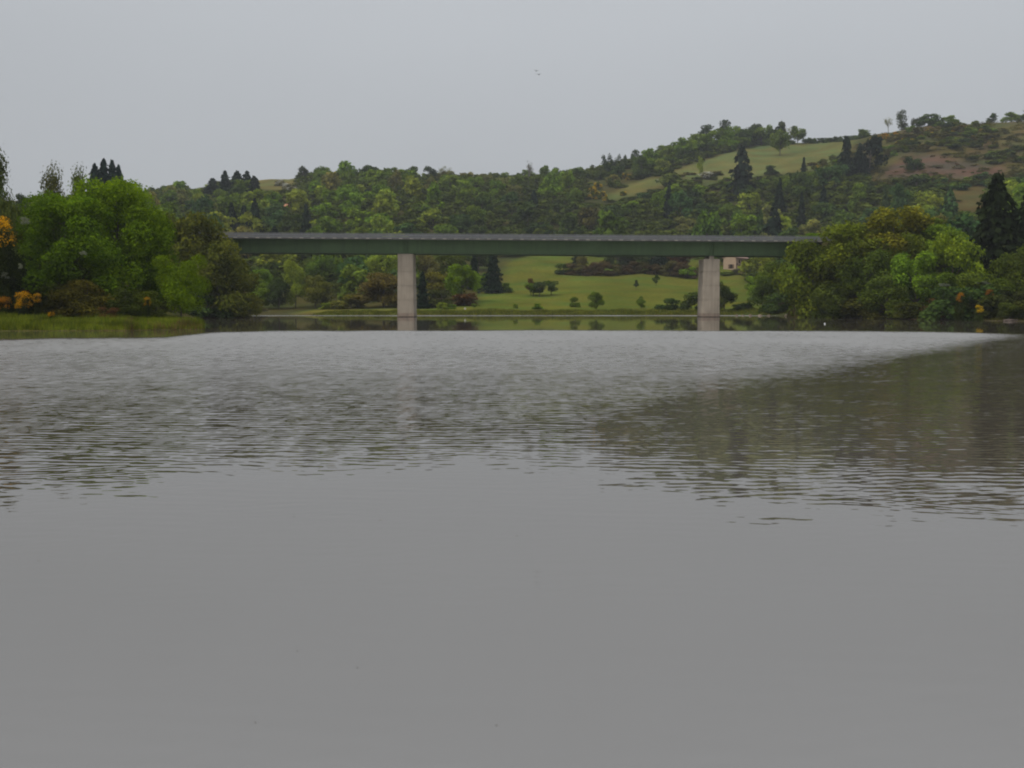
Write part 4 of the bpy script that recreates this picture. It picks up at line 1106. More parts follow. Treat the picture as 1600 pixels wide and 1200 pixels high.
for a_, t_, l_ in ((1472, 441, 'white-flowering hawthorn low on the wooded bank, nearer the bridge'), (1530, 438, 'white-flowering hawthorn under the big dark conifer')):
    D = 172.0; x = X(a_, D); zb = Hxy(x, D); zt = Z(t_, D)
    r = plant_at('mid_bush', x, D, zb, zt-zb, 7.5, 'dark', l_, 'shrub')
    o = link('blossom', LIB_FL[1], r); o.location = (0, 0, (zt-zb)*.9); o.scale = (2.4, 2.0, .5); o.color = (0.18, 0.20, 0.15, 1)

# ------------------------------------------------------------------ landmark trees on the hills and the skyline
rows = [
 ('mid_conifer', 156, 330, 259, 66, 'bluecon', 'outermost of four dark spruces above the biggest bright tree'),
 ('mid_conifer', 170, 332, 252, 72, 'bluecon', 'tallest of four dark spruces above the biggest bright tree'),
 ('mid_conifer', 183, 330, 253, 58, 'bluecon', 'slim third of four dark spruces above the biggest bright tree'),
 ('mid_conifer', 193, 334, 261, 56, 'bluecon', 'shortest of four dark spruces above the biggest bright tree'),
 ('far_pine', 42, 330, 304, 24, 'pinegreen', 'dark pine in the gap beside the slender open tree'),
 ('far_round', 66, 420, 305, 26, 'mid', 'small round tree in the gap behind the pale sprigs'),
 ('far_round', 262, 690, 290, 24, 'dark', 'dark round tree on the skyline over the olive willow'),
 ('far_round', 285, 680, 284, 26, 'green', 'lighter round tree on the skyline over the olive willow'),
 ('far_conifer', 338, 640, 281, 48, 'conifer', 'low wide conifer on the skyline, first of the row above the deck end'),
 ('far_conifer', 357, 630, 270, 46, 'conifer', 'pointed conifer on the skyline, second of the row above the deck end'),
 ('far_conifer', 376, 625, 269, 44, 'conifer', 'slim pointed conifer on the skyline, third of the row above the deck end'),
 ('far_conifer', 391, 615, 270, 46, 'conifer', 'double-topped conifer on the skyline, fourth of the row above the deck end'),
 ('far_conifer', 402, 600, 277, 44, 'conifer', 'lower conifer closing the skyline row beside the small field'),
 ('far_conifer', 366, 470, 318, 40, 'conifer', 'wide blackish conifer just above the start of the deck'),
 ('far_conifer', 402, 465, 312, 42, 'conifer', 'taller blackish conifer just above the start of the deck'),
 ('far_conifer', 385, 480, 322, 36, 'conifer', 'blackish conifer wedged between two wider ones above the deck'),
 ('far_round', 478, 715, 263, 18, 'pinegreen', 'small dark tree on the skyline at the end of the small field'),
 ('far_oval', 508, 700, 260, 30, 'mid', 'peaked green tree on the skyline past the small field'),
 ('far_round', 545, 700, 255, 38, 'green', 'tallest rounded tree on the skyline above the wooded slope'),
 ('far_round', 580, 700, 261, 34, 'dark', 'dark broad tree on the skyline above the first pier'),
 ('far_round', 612, 705, 264, 26, 'mid', 'rounded tree on the skyline above the first pier'),
 ('far_round', 645, 705, 260, 28, 'dark', 'dark tree on the skyline just past the first pier'),
 ('far_pine', 673, 715, 262, 18, 'pinegreen', 'small dark pine on the skyline past the first pier'),
 ('far_sparse', 694, 715, 262, 24, 'pale', 'thin pale see-through tree on the skyline past the first pier'),
 ('bare', 826, 722, 254, 22, 'brown', 'bare pinkish-twigged tree on the skyline above mid deck'),
 ('far_round', 852, 712, 262, 24, 'mid', 'rounded green tree on the skyline past the bare one'),
 ('far_pine', 867, 715, 266, 12, 'dark', 'small pointed dark tree on the skyline past the bare one'),
 ('far_pine', 947, 700, 243, 16, 'pinegreen', 'first of three dark pines standing over the yellow broom'),
 ('far_pine', 959, 700, 250, 16, 'pinegreen', 'lowest of three dark pines standing over the yellow broom'),
 ('far_pine', 970, 700, 243, 14, 'pinegreen', 'last of three dark pines standing over the yellow broom'),
 ('far_pine', 992, 715, 239, 15, 'pinegreen', 'lone dark pine on the rising skyline'),
 ('far_round', 1012, 730, 236, 28, 'green', 'green tree on the rising skyline next to the lone pine'),
 ('far_pine', 1101, 775, 202, 26, 'pinegreen', 'flat-topped pine on the hilltop'),
 ('far_pine', 1129, 775, 194, 20, 'pinegreen', 'highest pine on the hilltop'),
 ('far_round', 1143, 770, 199, 32, 'green', 'green round tree on the hilltop beside the highest pine'),
 ('far_round', 1172, 775, 195, 30, 'pinegreen', 'dark dome shaped tree on the hilltop'),
 ('far_round', 1196, 775, 201, 26, 'mid', 'smaller green tree between the domed ones on the hilltop'),
 ('far_round', 1212, 778, 197, 26, 'pinegreen', 'grey-green domed tree at the hilltop edge'),
 ('far_sparse', 1230, 772, 203, 22, 'pale', 'thin tree behind the last hilltop tree'),
 ('far_tree', 1240, 765, 200, 22, 'mid', 'last hilltop tree with its trunk showing above the pale field'),
 ('far_dome', 1035, 735, 231, 34, 'mid', 'spreading green tree at the lower end of the hilltop wood'), ('far_dome', 1062, 745, 221, 36, 'green', 'light green tree on the rising edge of the hilltop wood'), ('far_dome', 1083, 745, 214, 34, 'mid', 'mid green tree below the flat-topped pine'), ('far_dome', 1105, 748, 210, 34, 'green', 'bushy green tree in front of the flat-topped pine'), ('far_dome', 1124, 752, 205, 34, 'mid', 'green tree right below the highest pine'), ('far_dome', 1160, 760, 206, 34, 'dark', 'dark green bushy tree between the hilltop domes'), ('far_dome', 1184, 762, 206, 34, 'mid', 'bushy green tree filling the hilltop between the domes'), ('far_dome', 1204, 765, 208, 30, 'dark', 'dark bushy tree under the grey-green hilltop dome'), ('far_dome', 1225, 768, 212, 24, 'mid', 'low bush-like tree at the end of the hilltop wood'), ('far_dome', 1075, 728, 232, 36, 'mid', 'tree at the front edge of the hilltop wood, lowest one'), ('far_dome', 1098, 735, 228, 36, 'dark', 'dark tree at the front edge of the hilltop wood under the flat pine'), ('far_dome', 1130, 742, 222, 36, 'green', 'light tree at the front edge of the hilltop wood under the highest pine'), ('far_dome', 1150, 752, 218, 30, 'mid', 'small tree at the front edge of the hilltop wood beside the field'), ('far_dome', 1010, 705, 252, 40, 'green', 'green tree at the foot of the hilltop wood'), ('far_dome', 1040, 712, 246, 38, 'mid', 'mid green tree at the foot of the hilltop wood'),
 ('far_tree', 1213, 715, 205, 26, 'mid', 'lone tree standing in the pale hilltop field'),
 ('far_conifer', 1155, 590, 231, 58, 'conifer', 'big lone blackish conifer below the pale hilltop field'),
 ('far_conifer', 1043, 560, 286, 26, 'conifer', 'dark cone shaped conifer below the white blossom bush'),
 ('far_conifer', 1315, 590, 216, 44, 'conifer', 'slimmer of the two big dark conifers at the scrub hill'),
 ('far_oval', 1352, 600, 222, 52, 'conifer', 'broader of the two big dark conifers at the scrub hill'),
 ('far_conifer', 1336, 596, 228, 34, 'conifer', 'dark conifer wedged between the two big ones at the scrub hill'),
 ('far_conifer', 1250, 610, 249, 16, 'conifer', 'small dark conifer at the corner of the pale hilltop field'),
 ('far_oval', 1420, 575, 249, 30, 'dark', 'dark rounded tree against the bare reddish slope'),
 ('far_conifer', 1478, 420, 297, 42, 'bluegreen', 'bluish conifer below the brown grass patch'),
 ('far_oval', 1090, 660, 248, 10, 'lime', 'small light green pointed tree at the field corner'),
 ('far_round', 1340, 745, 207, 24, 'mid', 'round bush-like tree on the skyline above the two big conifers'),
 ('bare', 1379, 735, 187, 18, 'pale', 'bare white-barked tree on the skyline beside the poplar'),
 ('far_column', 1399, 730, 177, 22, 'pinegreen', 'tall dark columnar poplar on the skyline'),
 ('far_column', 1417, 728, 191, 11, 'pinegreen', 'small dark column tree right beside the poplar'),
 ('far_oval', 1427, 725, 184, 16, 'pinegreen', 'narrow dull tree between poplar and rounded tree'),
 ('far_round', 1444, 718, 182, 32, (0.05, 0.09, 0.022), 'broad rounded green tree on the skyline by the poplar'),
 ('far_round', 1472, 715, 185, 28, 'green', 'ragged light green tree on the skyline past the poplar'),
 ('far_oval', 1538, 715, 184, 17, 'dark', 'small square dark bush tree alone on the skyline'),
 ('far_round', 1568, 715, 181, 26, 'green', 'green tree on the skyline near the picture edge'),
 ('far_round', 1584, 715, 184, 18, 'mid', 'smaller green tree on the skyline near the picture edge'),
 ('bare', 1597, 712, 166, 26, 'brown', 'bare tree on the skyline at the picture edge'),
 ('far_conifer', 481, 500, 320, 26, 'conifer', 'single dark conifer in the slope below the small field'),
 ('far_conifer', 575, 560, 298, 30, 'conifer', 'tall dark conifer in mid slope above the first pier'),
 ('far_conifer', 590, 545, 308, 30, 'conifer', 'second dark conifer in mid slope above the first pier'),
 ('far_conifer', 612, 545, 314, 28, 'conifer', 'third dark conifer in mid slope above the first pier'),
 ('far_conifer', 556, 555, 312, 28, 'conifer', 'lower dark conifer in mid slope before the tall one'),
 ('far_conifer', 1206, 470, 318, 52, 'conifer', 'wide dark conifer just above the deck near the bridge end'),
 ('far_conifer', 1185, 480, 330, 34, 'dark', 'dull evergreen beside the wide dark conifer above the deck'),
 ('far_round', 1200, 640, 262, 24, 'dark', 'dark bush at the lower corner of the pale hilltop field'),
 ('far_round', 1102, 475, 322, 48, (0.062, 0.115, 0.018), 'rounded rich green tree above the second pier'),
 ('far_round', 950, 470, 333, 62, (0.062, 0.112, 0.018), 'broad rich green tree over mid deck'),
 ('far_round', 1155, 485, 335, 52, 'green', 'green rounded tree above the deck past the second pier'),
 ('far_conifer', 1377, 455, 292, 26, 'pinegreen', 'dull evergreen in the wood below the two big conifers'),
 ('far_round', 1400, 470, 286, 34, 'bluegreen', 'bluish green tree below the bare reddish slope'),
 ('far_round', 1425, 530, 272, 46, 'dark', 'wide dark green tree at the foot of the bare reddish slope'),
]
for (k, a_, D, t_, w1, c, l_) in rows:
    P(k, a_, D, t_, w1, c, l_, 'conifer' if ('conifer' in k or l_.find('big dark conifers') > 0) else ('pine' if 'pine' in k else 'tree'), hmin=3)

# yellow broom and white blossom on the hills
def hillbush(px, py, wpx, hpx, col, fl, label, group=None):
    D = hit(px, py); x = X(px, D)
    return plant_at('far_bush', x, D, Hxy(x, D)-.2, max(hpx/F*D, 1.0), wpx/F*D, col, label, 'broom' if fl in ('yellow', 'orange') else 'shrub', group, fl)
for a_, b_, w1, h1, q_ in ((925, 306, 12, 14, 'upper, on the deck start side'), (933, 300, 13, 14, 'topmost'), (931, 313, 16, 12, 'widest'), (941, 310, 10, 10, 'beside the widest one'), (920, 314, 9, 9, 'small, closest to the first pier side'), (945, 316, 9, 8, 'smallest, lowest')):
    hillbush(a_, b_, w1, h1, 'scrub', 'yellow', 'yellow broom in the large patch on the slope, ' + q_, 'broom bushes of the large yellow patch')
for a_, b_, w1, h1, q_ in ((975, 282, 10, 10, 'bigger one'), (981, 284, 9, 9, 'smaller one')):
    hillbush(a_, b_, w1, h1, 'scrub', 'yellow', 'yellow broom bush below the three skyline pines, ' + q_, 'broom bushes below the three pines')
hillbush(972, 308, 12, 8, 'scrub', 'yellow', 'single yellow broom beside the small sloping field')
hillbush(1103, 283, 22, 13, 'grey', 'white', 'big white blossom bush beside the tall lone conifer')
hillbush(1024, 288, 7, 5, 'mid', 'white', 'small white blossom bush at the small sloping field')
for a_, b_, q_ in ((452, 300, 'second from the spruce row'), (470, 297, 'farthest from the spruce row'), (442, 293, 'nearest the spruce row'), (462, 305, 'lowest of them')):
    hillbush(a_, b_, 16, 12, 'grey', 'white', 'whitish blossoming bush below the small skyline field, ' + q_, 'blossoming bushes below the small skyline field')
sc = np.random.default_rng(3)
ORDS = ['', 'second ', 'third ', 'fourth ', 'fifth ', 'sixth ', 'seventh ', 'eighth ', 'ninth ']
ORD = {2: ['lower of two', 'higher of two'], 3: ['lowest of three', 'middle of three', 'highest of three'],
       4: ['lowest of four', 'second lowest of four', 'second highest of four', 'highest of four']}
def ranked(lb_, qs, key):
    qs = sorted(qs, key=key); n_ = len(qs)
    if n_ == 1: return [(qs[0], lb_)]
    if n_ in ORD: return [(q, lb_ + ', ' + ORD[n_][i]) for i, q in enumerate(qs)]
    return [(q, lb_ + ', ' + ORDS[min(i, 8)] + 'lowest') for i, q in enumerate(qs)]
def scrub_fill(n, poly, cols, label, group, w_=(8, 18), h_=(6, 11), fl=None, name='shrub'):
    xs_ = [p[0] for p in poly]; ys_ = [p[1] for p in poly]; k = 0; tries = 0; pts = []; todo = []
    while k < n and tries < 3000:
        tries += 1
        a_ = sc.uniform(min(xs_), max(xs_)); b_ = sc.uniform(min(ys_), max(ys_))
        if not inpoly([a_], [b_], poly)[0]: continue
        if any(abs(a_-q[0]) < 9 and abs(b_-q[1]) < 3 for q in pts): continue
        D = hit(a_, b_)
        if D > 750: continue
        pts.append((a_, b_)); k += 1
        c = cols[sc.integers(len(cols))]; w0 = sc.uniform(*w_); h0 = sc.uniform(*h_)
        todo.append((a_, b_, D, w0, h0, c))
    mw = sum(q[3] for q in todo)/max(len(todo), 1)
    LB = {}
    for q in todo:
        sz = 'wide' if q[3] > mw*1.18 else ('small' if q[3] < mw*.82 else '')
        cw = '' if fl else (WORD[q[5]] + ' ')
        f_ = (q[0]-min(xs_))/(max(xs_)-min(xs_))
        LB.setdefault(f"{sz} {cw}{label}".strip() + (', deck side' if f_ < .33 else (', middle part' if f_ < .67 else ', outer side')), []).append(q)
    for lb_, qs in LB.items():
        for (q, l2) in ranked(lb_, qs, lambda q: -q[1]):
            plant_at('far_bush', X(q[0], q[2]), q[2], Hxy(X(q[0], q[2]), q[2])-.2, q[4]/F*q[2], q[3]/F*q[2], q[5], l2, name, group, fl)
scrub_fill(58, [(1365, 250), (1370, 225), (1410, 205), (1500, 200), (1560, 215), (1545, 235), (1450, 240), (1400, 250)], ['scrub', 'mid', 'dark', 'brown', 'olive'], 'scrub bush above the reddish slope', 'scrub bushes above the reddish slope', (12, 28), (5, 11))
scrub_fill(12, [(1385, 232), (1430, 210), (1520, 208), (1560, 224), (1545, 240), (1450, 232)], ['scrub'], 'yellow broom among the upper hill scrub', 'brooms among the upper hill scrub', (8, 15), (3, 5), 'yellow', 'broom')
scrub_fill(7, [(1355, 222), (1395, 212), (1395, 219), (1358, 230)], ['scrub'], 'orange broom on the skyline', 'brooms on the skyline edge by the two conifers', (9, 14), (4, 6), 'orange', 'broom')
scrub_fill(22, [(1490, 250), (1600, 236), (1650, 262), (1640, 272), (1560, 262), (1520, 258)], ['mid', 'scrub', 'dark'], 'bush beside the reddish slope', 'scrub band beside the reddish slope', (14, 30), (7, 11))
scrub_fill(34, [(1370, 292), (1440, 284), (1640, 280), (1650, 296), (1440, 302)], ['dark', 'mid', 'scrub', 'bluegreen'], 'bush under the reddish slope', 'bush belt under the reddish slope', (16, 30), (9, 14))
scrub_fill(22, [(1400, 262), (1450, 246), (1500, 258), (1560, 270), (1540, 280), (1440, 280)], ['brown', 'rust', 'scrub'], 'tuft on the bare reddish slope', 'tufts on the bare reddish slope', (6, 12), (2, 4))
scrub_fill(10, [(1255, 262), (1290, 250), (1310, 250), (1300, 275), (1270, 280)], ['scrub', 'brown', 'olive'], 'scrub bush beside the pale field', 'scrub between pale field and big conifers', (10, 20), (6, 10))
scrub_fill(5, [(1262, 268), (1300, 255), (1305, 268), (1275, 280)], ['scrub'], 'yellow broom beside the pale field', 'brooms between pale field and big conifers', (8, 12), (4, 7), 'yellow', 'broom')
scrub_fill(14, [(1040, 276), (1130, 276), (1140, 292), (1040, 292)], ['mid', 'scrub', 'dark', 'brown'], 'bush under the hilltop field', 'hedge line under the pale hilltop field', (12, 22), (5, 8))

# ------------------------------------------------------------------ the woods on the slopes, tree by tree
SKYX = [-200, 40, 60, 150, 230, 245, 265, 290, 305, 330, 350, 385, 405, 414, 468, 475, 510, 545, 580, 610, 645, 680, 730, 790, 850, 900, 930, 960, 1000, 1040, 1080, 1110, 1150, 1200, 1240, 1256, 1330, 1380, 1430, 1480, 1700]
SKYY = [335, 318, 306, 306, 303, 291, 289, 285, 297, 291, 281, 280, 286, 297, 295, 271, 264, 259, 263, 266, 264, 270, 270, 269, 266, 264, 255, 250, 245, 229, 213, 207, 203, 201, 206, 252, 252, 245, 230, 225, 225]
PROT = [FIELD_A, FIELD_B, FIELD_C, FIELD_E, [(1320, 262), (1345, 235), (1400, 205), (1700, 190), (1700, 276), (1570, 280), (1440, 288), (1370, 288)],
        MEADOW, [(434, 314), (456, 314), (456, 328), (434, 328)], [(912, 285), (955, 285), (955, 318), (912, 318)], [(965, 268), (990, 268), (990, 288), (965, 288)], [(1088, 266), (1116, 266), (1116, 284), (1088, 284)]]
HINT = [  # photo px, row, radius, weighted colours
 (370, 320, 45, ['dark', 'conifer', 'mid']), (330, 320, 30, ['green', 'mid', 'lime']), (430, 320, 40, ['mid', 'green', 'lime']),
 (520, 290, 40, ['mid', 'pale', 'green']), (560, 290, 30, ['dark', 'mid']), (540, 350, 45, ['lime', 'green', 'green']), (620, 345, 30, ['green', 'lime', 'brown']),
 (690, 290, 45, ['pale', 'green', 'mid']), (670, 330, 60, ['green', 'green', 'mid', 'lime']), (770, 290, 60, ['green', 'green', 'mid', 'pale']), (770, 350, 40, ['dark', 'mid', 'dark', 'brown']),
 (760, 320, 40, ['green', 'bright', 'mid']), (870, 345, 45, ['dark', 'brown', 'conifer', 'dark']), (870, 310, 40, ['mid', 'green']), (915, 345, 35, ['brown', 'dark']), (900, 285, 30, ['mid', 'brown', 'dark']),
 (1000, 335, 50, ['green', 'green', 'mid', 'bluegreen']), (1060, 310, 50, ['mid', 'green', 'dark']), (1130, 310, 50, ['green', 'mid', 'dark', 'brown']), (1230, 300, 50, ['green', 'mid', 'dark', 'mid']),
 (1260, 340, 50, ['dark', 'dark', 'mid', 'conifer']), (1060, 235, 60, ['green', 'mid', 'dark']), (1140, 225, 40, ['green', 'mid', 'dark']),
 (440, 400, 50, ['dark', 'conifer', 'dark']), (530, 395, 40, ['dark', 'mid', 'conifer']), (1340, 320, 50, ['mid', 'olive', 'green', 'dark']), (1420, 310, 40, ['mid', 'bluegreen', 'dark']),
 (1520, 330, 50, ['green', 'mid', 'olive']), (820, 388, 40, ['dark']), (980, 385, 60, ['dark', 'mid']),
]
def colour_for(px, py):
    best = None; bd = 1.0
    for a_, b_, r_, cs in HINT:
        q = math.hypot((px-a_)/r_, (py-b_)/(r_*.6))
        if q < bd: bd = q; best = cs
    cs = best or ['green', 'mid', 'mid', 'dark', 'lime', 'pale', 'bluegreen']
    return random.choice(cs)
def where(px, py, D):
    k = ['beyond the spit trees', 'above the willows', 'under the small skyline field', 'before the first pier', 'past the first pier', 'at mid deck',
         'under the broom patch', 'before the second pier', 'near the lone conifer', 'before the big conifers', 'under the big conifers', 'under the reddish slope']
    e = [250, 360, 470, 600, 700, 850, 960, 1060, 1180, 1290, 1390]
    row = 'high up' if py < 300 else ('at mid slope' if py < 335 else ('low down' if py < 372 else 'beneath deck level'))
    return row + ' ' + k[int(np.searchsorted(e, px))]
SHW = {'far_round': 'rounded', 'far_oval': 'upright', 'far_dome': 'spreading', 'far_conifer': 'pointed', 'far_bush': 'bushy'}
spots = []
fill_n = 0; extra = []
cand = []
for tries in range(60000):
    u = sc.uniform(-40, 1660); D = sc.uniform(300, 775)
    cand.append((u, D))
occ = []
for (u, D) in cand:
    if fill_n >= 285: break
    x = X(u, D); z = Hxy(x, D); py = HOR - (z-CAMH)*F/D
    if u < 230 and (D > 600 or D < 380): continue
    if u > 1400 and py < 300: continue
    if D < 380 and u < 520 and py > 440: continue
    if D > 765: continue
    if any(inpoly([u], [py], pl)[0] for pl in PROT): continue
    if 640 < u < 1180 and py > 384: continue
    # spacing: wider in depth than across, as the crowns overlap up the slope
    ok = True
    for (x2, d2) in occ:
        if abs(x2-x) < 13 and ((x2-x)/9.6)**2 + ((d2-D)/19.0)**2 < 1: ok = False; break
    if not ok: continue
    h = sc.uniform(8.5, 15) * (0.85 if py < 280 else 1.0); wd = sc.uniform(9.5, 15)
    c = colour_for(u, py)
    key = 'far_conifer' if c == 'conifer' else ['far_round', 'far_round', 'far_oval', 'far_dome'][sc.integers(4)]
    if key == 'far_conifer': h *= 1.35; wd *= .8
    bad = True
    for _ in range(7):
        tp = HOR - (z + h - CAMH)*F/D; wp = wd*F/D/2
        cap = np.interp(u, SKYX, SKYY)
        pts_u = [u, u-wp*.7, u+wp*.7, u, u]; pts_v = [tp, tp+(py-tp)*.3, tp+(py-tp)*.3, tp+(py-tp)*.45, tp+(py-tp)*.7]
        if tp >= cap and not any(inpoly(pts_u, pts_v, pl).any() for pl in PROT): bad = False; break
        h *= 0.82; wd *= .93
    if bad or h < 3.2: continue
    occ.append((x, D)); fill_n += 1
    spots.append((key, x, D, z, h, wd, c, u, py))
cnt = {}
for q in spots:
    (key, x, D, z, h, wd, c, u, py) = q
    small = ' small' if h < 7 else (' tall' if h > 12.3 else '')
    cnt.setdefault(f"{WORD.get(c, 'green')}{small} {SHW[key]} {'conifer' if c == 'conifer' else 'tree'} {where(u, py, D)}", []).append(q)
for lb_, qs in cnt.items():
    for (q, l2) in ranked(lb_, qs, lambda q: -q[8]):
        (key, x, D, z, h, wd, c, u, py) = q
        plant_at(key, x, D, z-.3, h, wd, c, l2, 'conifer' if c == 'conifer' else 'tree', 'woodland trees on the far slopes')
print('wood trees', fill_n, 'labels', len(cnt))

MASS = [crown_mesh('undergrowth_clump', 'dome', 7, 215, 0.18)[0] for _ in range(5)]
# closed understorey filling the woods between the trees: one uncountable mass
V = []; Fc = []; T = []; off = 0; ncl = 0
cmv = []
for cm in MASS:
    a_ = np.empty(len(cm.vertices)*3, np.float32); cm.vertices.foreach_get('co', a_); cmv.append(a_.reshape(-1, 3))
grid = {}
for _ in range(40000):
    u = sc.uniform(-40, 1660); D = sc.uniform(290, 775); x = X(u, D); z = Hxy(x, D); py = HOR-(z-CAMH)*F/D
    if u < 230 and D < 340: continue
    if u > 1480 and D < 320: pass
    if 640 < u < 1180 and py > 392: continue
    if any(inpoly([u], [py], pl)[0] for pl in PROT): continue
    if py > 455: continue
    gk = (int(x//11), int(D//11))
    if any((x-a_)**2 + (D-b_)**2 < 56 for i_ in (-1, 0, 1) for j_ in (-1, 0, 1) for (a_, b_) in grid.get((gk[0]+i_, gk[1]+j_), ())): continue
    h = sc.uniform(3.6, 6.8); wd = sc.uniform(8, 12)
    tp = HOR-(z+h-CAMH)*F/D
    while h > 1.2 and (any(inpoly([u, u], [tp, (tp+py)/2], pl).any() for pl in PROT) or tp < np.interp(u, SKYX, SKYY) + 2): h *= .75; tp = HOR-(z+h-CAMH)*F/D
    if h < 1.2: continue
    grid.setdefault(gk, []).append((x, D))
    v = cmv[ncl % 5]; 
    r_ = sc.uniform(0, 6.28); cs, sn = math.cos(r_), math.sin(r_)
    q = np.stack([(v[:, 0]*cs - v[:, 1]*sn)*wd + x, (v[:, 0]*sn + v[:, 1]*cs)*wd + D, v[:, 2]*h + z - .3], 1)
    V.append(q); T.append(np.repeat(np.clip(rng.normal(sc.uniform(.2, .8), .18, len(v)//4), 0, 1), 4)); ncl += 1
    if ncl >= 2400: break
V = np.concatenate(V); T = np.concatenate(T)
us_ = link('undergrowth', mesh_np('undergrowth', V, np.arange(len(V)).reshape(-1, 4), [M_LEAF], T)); us_.color = (0.068, 0.100, 0.018, 1)
tag(us_, 'dense understorey filling the woods on the slopes', kind='stuff')

V = []; T = []
cmv2 = []
for cm, _, _ in LIB['far_bush']:
    a_ = np.empty(len(cm.vertices)*3, np.float32); cm.vertices.foreach_get('co', a_); cmv2.append(a_.reshape(-1, 3)[:110*4])
k = 0
while k < 620:
    a_ = sc.uniform(1325, 1650); b_ = sc.uniform(194, 292)
    if not inpoly([a_], [b_], SCRUB)[0] or (inpoly([a_], [b_], SCREE)[0] and sc.random() < .8): k += .2; continue
    if vnoise(np.array(a_/16.0), np.array(b_/5.0)) < .38: k += .05; continue
    D = hit(a_, b_)
    if D > 735: k += .3; continue
    x = X(a_, D); z = Hxy(x, D); wd = sc.uniform(4, 9); h = sc.uniform(.7, 2.2); v = cmv2[int(k) % 5]; r_ = sc.uniform(0, 6.28); cs, sn = math.cos(r_), math.sin(r_)
    V.append(np.stack([(v[:, 0]*cs - v[:, 1]*sn)*wd + x, (v[:, 0]*sn + v[:, 1]*cs)*wd + D, v[:, 2]*h + z - .15], 1))
    T.append(np.repeat(np.clip(rng.normal(sc.uniform(.1, .9), .2, len(v)//4), 0, 1), 4)); k += 1
V = np.concatenate(V); T = np.concatenate(T)
hs_ = link('heath_scrub', mesh_np('heath_scrub', V, np.arange(len(V)).reshape(-1, 4), [M_LEAF], T)); hs_.color = (0.080, 0.088, 0.022, 1)
tag(hs_, 'low heath and gorse covering the upper hill', kind='stuff')

# brush along the wooded bank and behind the near bank, uncountable
def brush(name, n, u0, u1, d0, d1, hr, wr, col, label, ok):
    V = []; T = []; k = 0
    for _ in range(n*6):
        u = sc.uniform(u0, u1); D = sc.uniform(d0, d1); x = X(u, D); z = Hxy(x, D); py = HOR-(z-CAMH)*F/D
        if z < 0.15 or not ok(u, D, py): continue
        src = LIB['mid_bush'][k % 4][0]
        a_ = BR[k % 4]
        r_ = sc.uniform(0, 6.28); cs, sn = math.cos(r_), math.sin(r_); wd = sc.uniform(*wr); h = sc.uniform(*hr)
        q = np.stack([(a_[:, 0]*cs - a_[:, 1]*sn)*wd + x, (a_[:, 0]*sn + a_[:, 1]*cs)*wd + D, a_[:, 2]*h + z - .2], 1)
        V.append(q); T.append(np.repeat(np.clip(rng.normal(sc.uniform(.2, .8), .18, len(a_)//4), 0, 1), 4)); k += 1
        if k >= n: break
    V = np.concatenate(V); T = np.concatenate(T)
    o = link(name, mesh_np(name, V, np.arange(len(V)).reshape(-1, 4), [M_LEAF], T)); o.color = (*col, 1)
    tag(o, label, kind='stuff')
BR = []
for cm, _, _ in LIB['mid_bush']:
    a_ = np.empty(len(cm.vertices)*3, np.float32); cm.vertices.foreach_get('co', a_); BR.append(a_.reshape(-1, 3)[:len(a_)//3//3//4*4])
brush('undergrowth', 110, 1235, 1700, 160, 330, (3, 7), (5, 9), (0.062, 0.080, 0.018), 'tangled brush filling the steep wooded bank', lambda u, D, py: py > 415 and D > np.interp(u, [1230, 1290, 1350, 1450, 1600, 1700], [240, 216, 200, 185, 168, 160]))
brush('undergrowth', 60, -300, 300, 118, 300, (2.5, 6), (5, 9), (0.066, 0.088, 0.018), 'tangled brush behind the grassy spit', lambda u, D, py: D > 119)
brush('undergrowth', 26, 330, 640, 290, 345, (3, 6), (6, 9), (0.066, 0.090, 0.022), 'brush behind the far shore trees below the deck', lambda u, D, py: True)

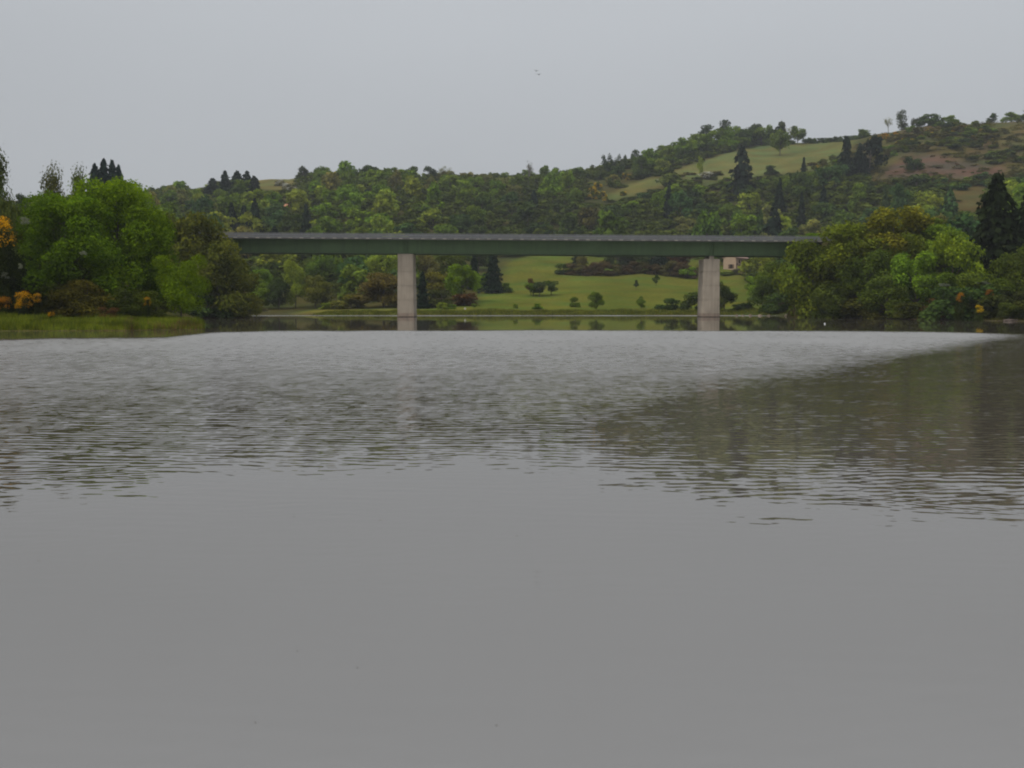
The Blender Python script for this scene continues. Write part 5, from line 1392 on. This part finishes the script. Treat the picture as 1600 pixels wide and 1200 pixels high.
# ------------------------------------------------------------------ grasses
pts = scatter(42000, -60, 322, 99, 118, lambda u, D, x, z: 0.02 < z < 2.4)
hh_ = 0.22 + 0.6*np.clip(fbm(pts[:, 0]/2.5, pts[:, 1]/2.5, 3)-.25, 0, 1)*1.5
hh_ *= np.where(pts[:, 2] < .6, 1.35, 1.0)
blades('tall_grass', pts, hh_, np.full(len(pts), .055), (0.118, 0.178, 0.018), 'tall uneven green grass on the spit')
pts = scatter(1800, 195, 322, 99.5, 112, lambda u, D, x, z: 0.0 < z < .7 and vnoise(np.array(x*.8), np.array(D*.8)) > .55)
blades('dry_reeds', pts, np.full(len(pts), .7), np.full(len(pts), .05), (0.12, 0.10, 0.045), 'tan dry reeds along the edge of the spit')
pts = scatter(26000, 420, 1240, 240, 262, lambda u, D, x, z: 0.03 < z < 1.4)
hh_ = 0.25 + 0.9*np.clip(fbm(pts[:, 0]/4, pts[:, 1]/6, 3)-.3, 0, 1)*1.6
blades('shore_grass', pts, hh_, np.full(len(pts), .14), (0.095, 0.128, 0.022), 'rough grass fringe along the far shore')
pts = scatter(14000, 1250, 1640, 155, 215, lambda u, D, x, z: 0.05 < z < 1.2)
hh_ = 0.2 + 0.7*np.clip(fbm(pts[:, 0]/3, pts[:, 1]/3, 3)-.3, 0, 1)*1.6
blades('bank_grass', pts, hh_, np.full(len(pts), .10), (0.070, 0.085, 0.020), 'rough grass along the wooded bank at the water')
for a_, w1, hgt, l_ in ((1440, 9, 9, 'clump of bright green reeds standing at the water of the wooded bank'), (1388, 4, 9, 'dark upright tuft of reeds at the water of the wooded bank')):
    D = 176 if a_ > 1400 else 183
    D = {1440: 181.0, 1388: 188.5}[a_]
    b = MB()
    r = thing('reed_clump', l_, 'reeds', (X(a_, D), D, 0))
    n_ = 260; P_ = np.stack([rng.normal(0, w1/F*D/2, n_), rng.normal(0, .6, n_), np.zeros(n_)], 1)
    o = blades('reeds', P_, np.full(n_, hgt/F*D*.9), np.full(n_, .06), (0.085, 0.13, 0.02) if a_ > 1400 else (0.05, 0.05, 0.02), None, .15); o.parent = r

# ------------------------------------------------------------------ light haze in the valley air
hzm, t, out = mat('haze_air')
pv = nd(t, 'ShaderNodeVolumePrincipled'); pv.inputs['Color'].default_value = (0.86, 0.89, 0.93, 1); pv.inputs['Density'].default_value = 0.00013
t.links.new(pv.outputs[0], out.inputs['Volume'])
tag(MB().box(-2600, 2600, -100, 1700, -3.5, 240).build('haze', hzm), 'thin pale haze filling the valley', kind='stuff')
print('max ground', H1.max(), 'x', np.abs(XX).max())
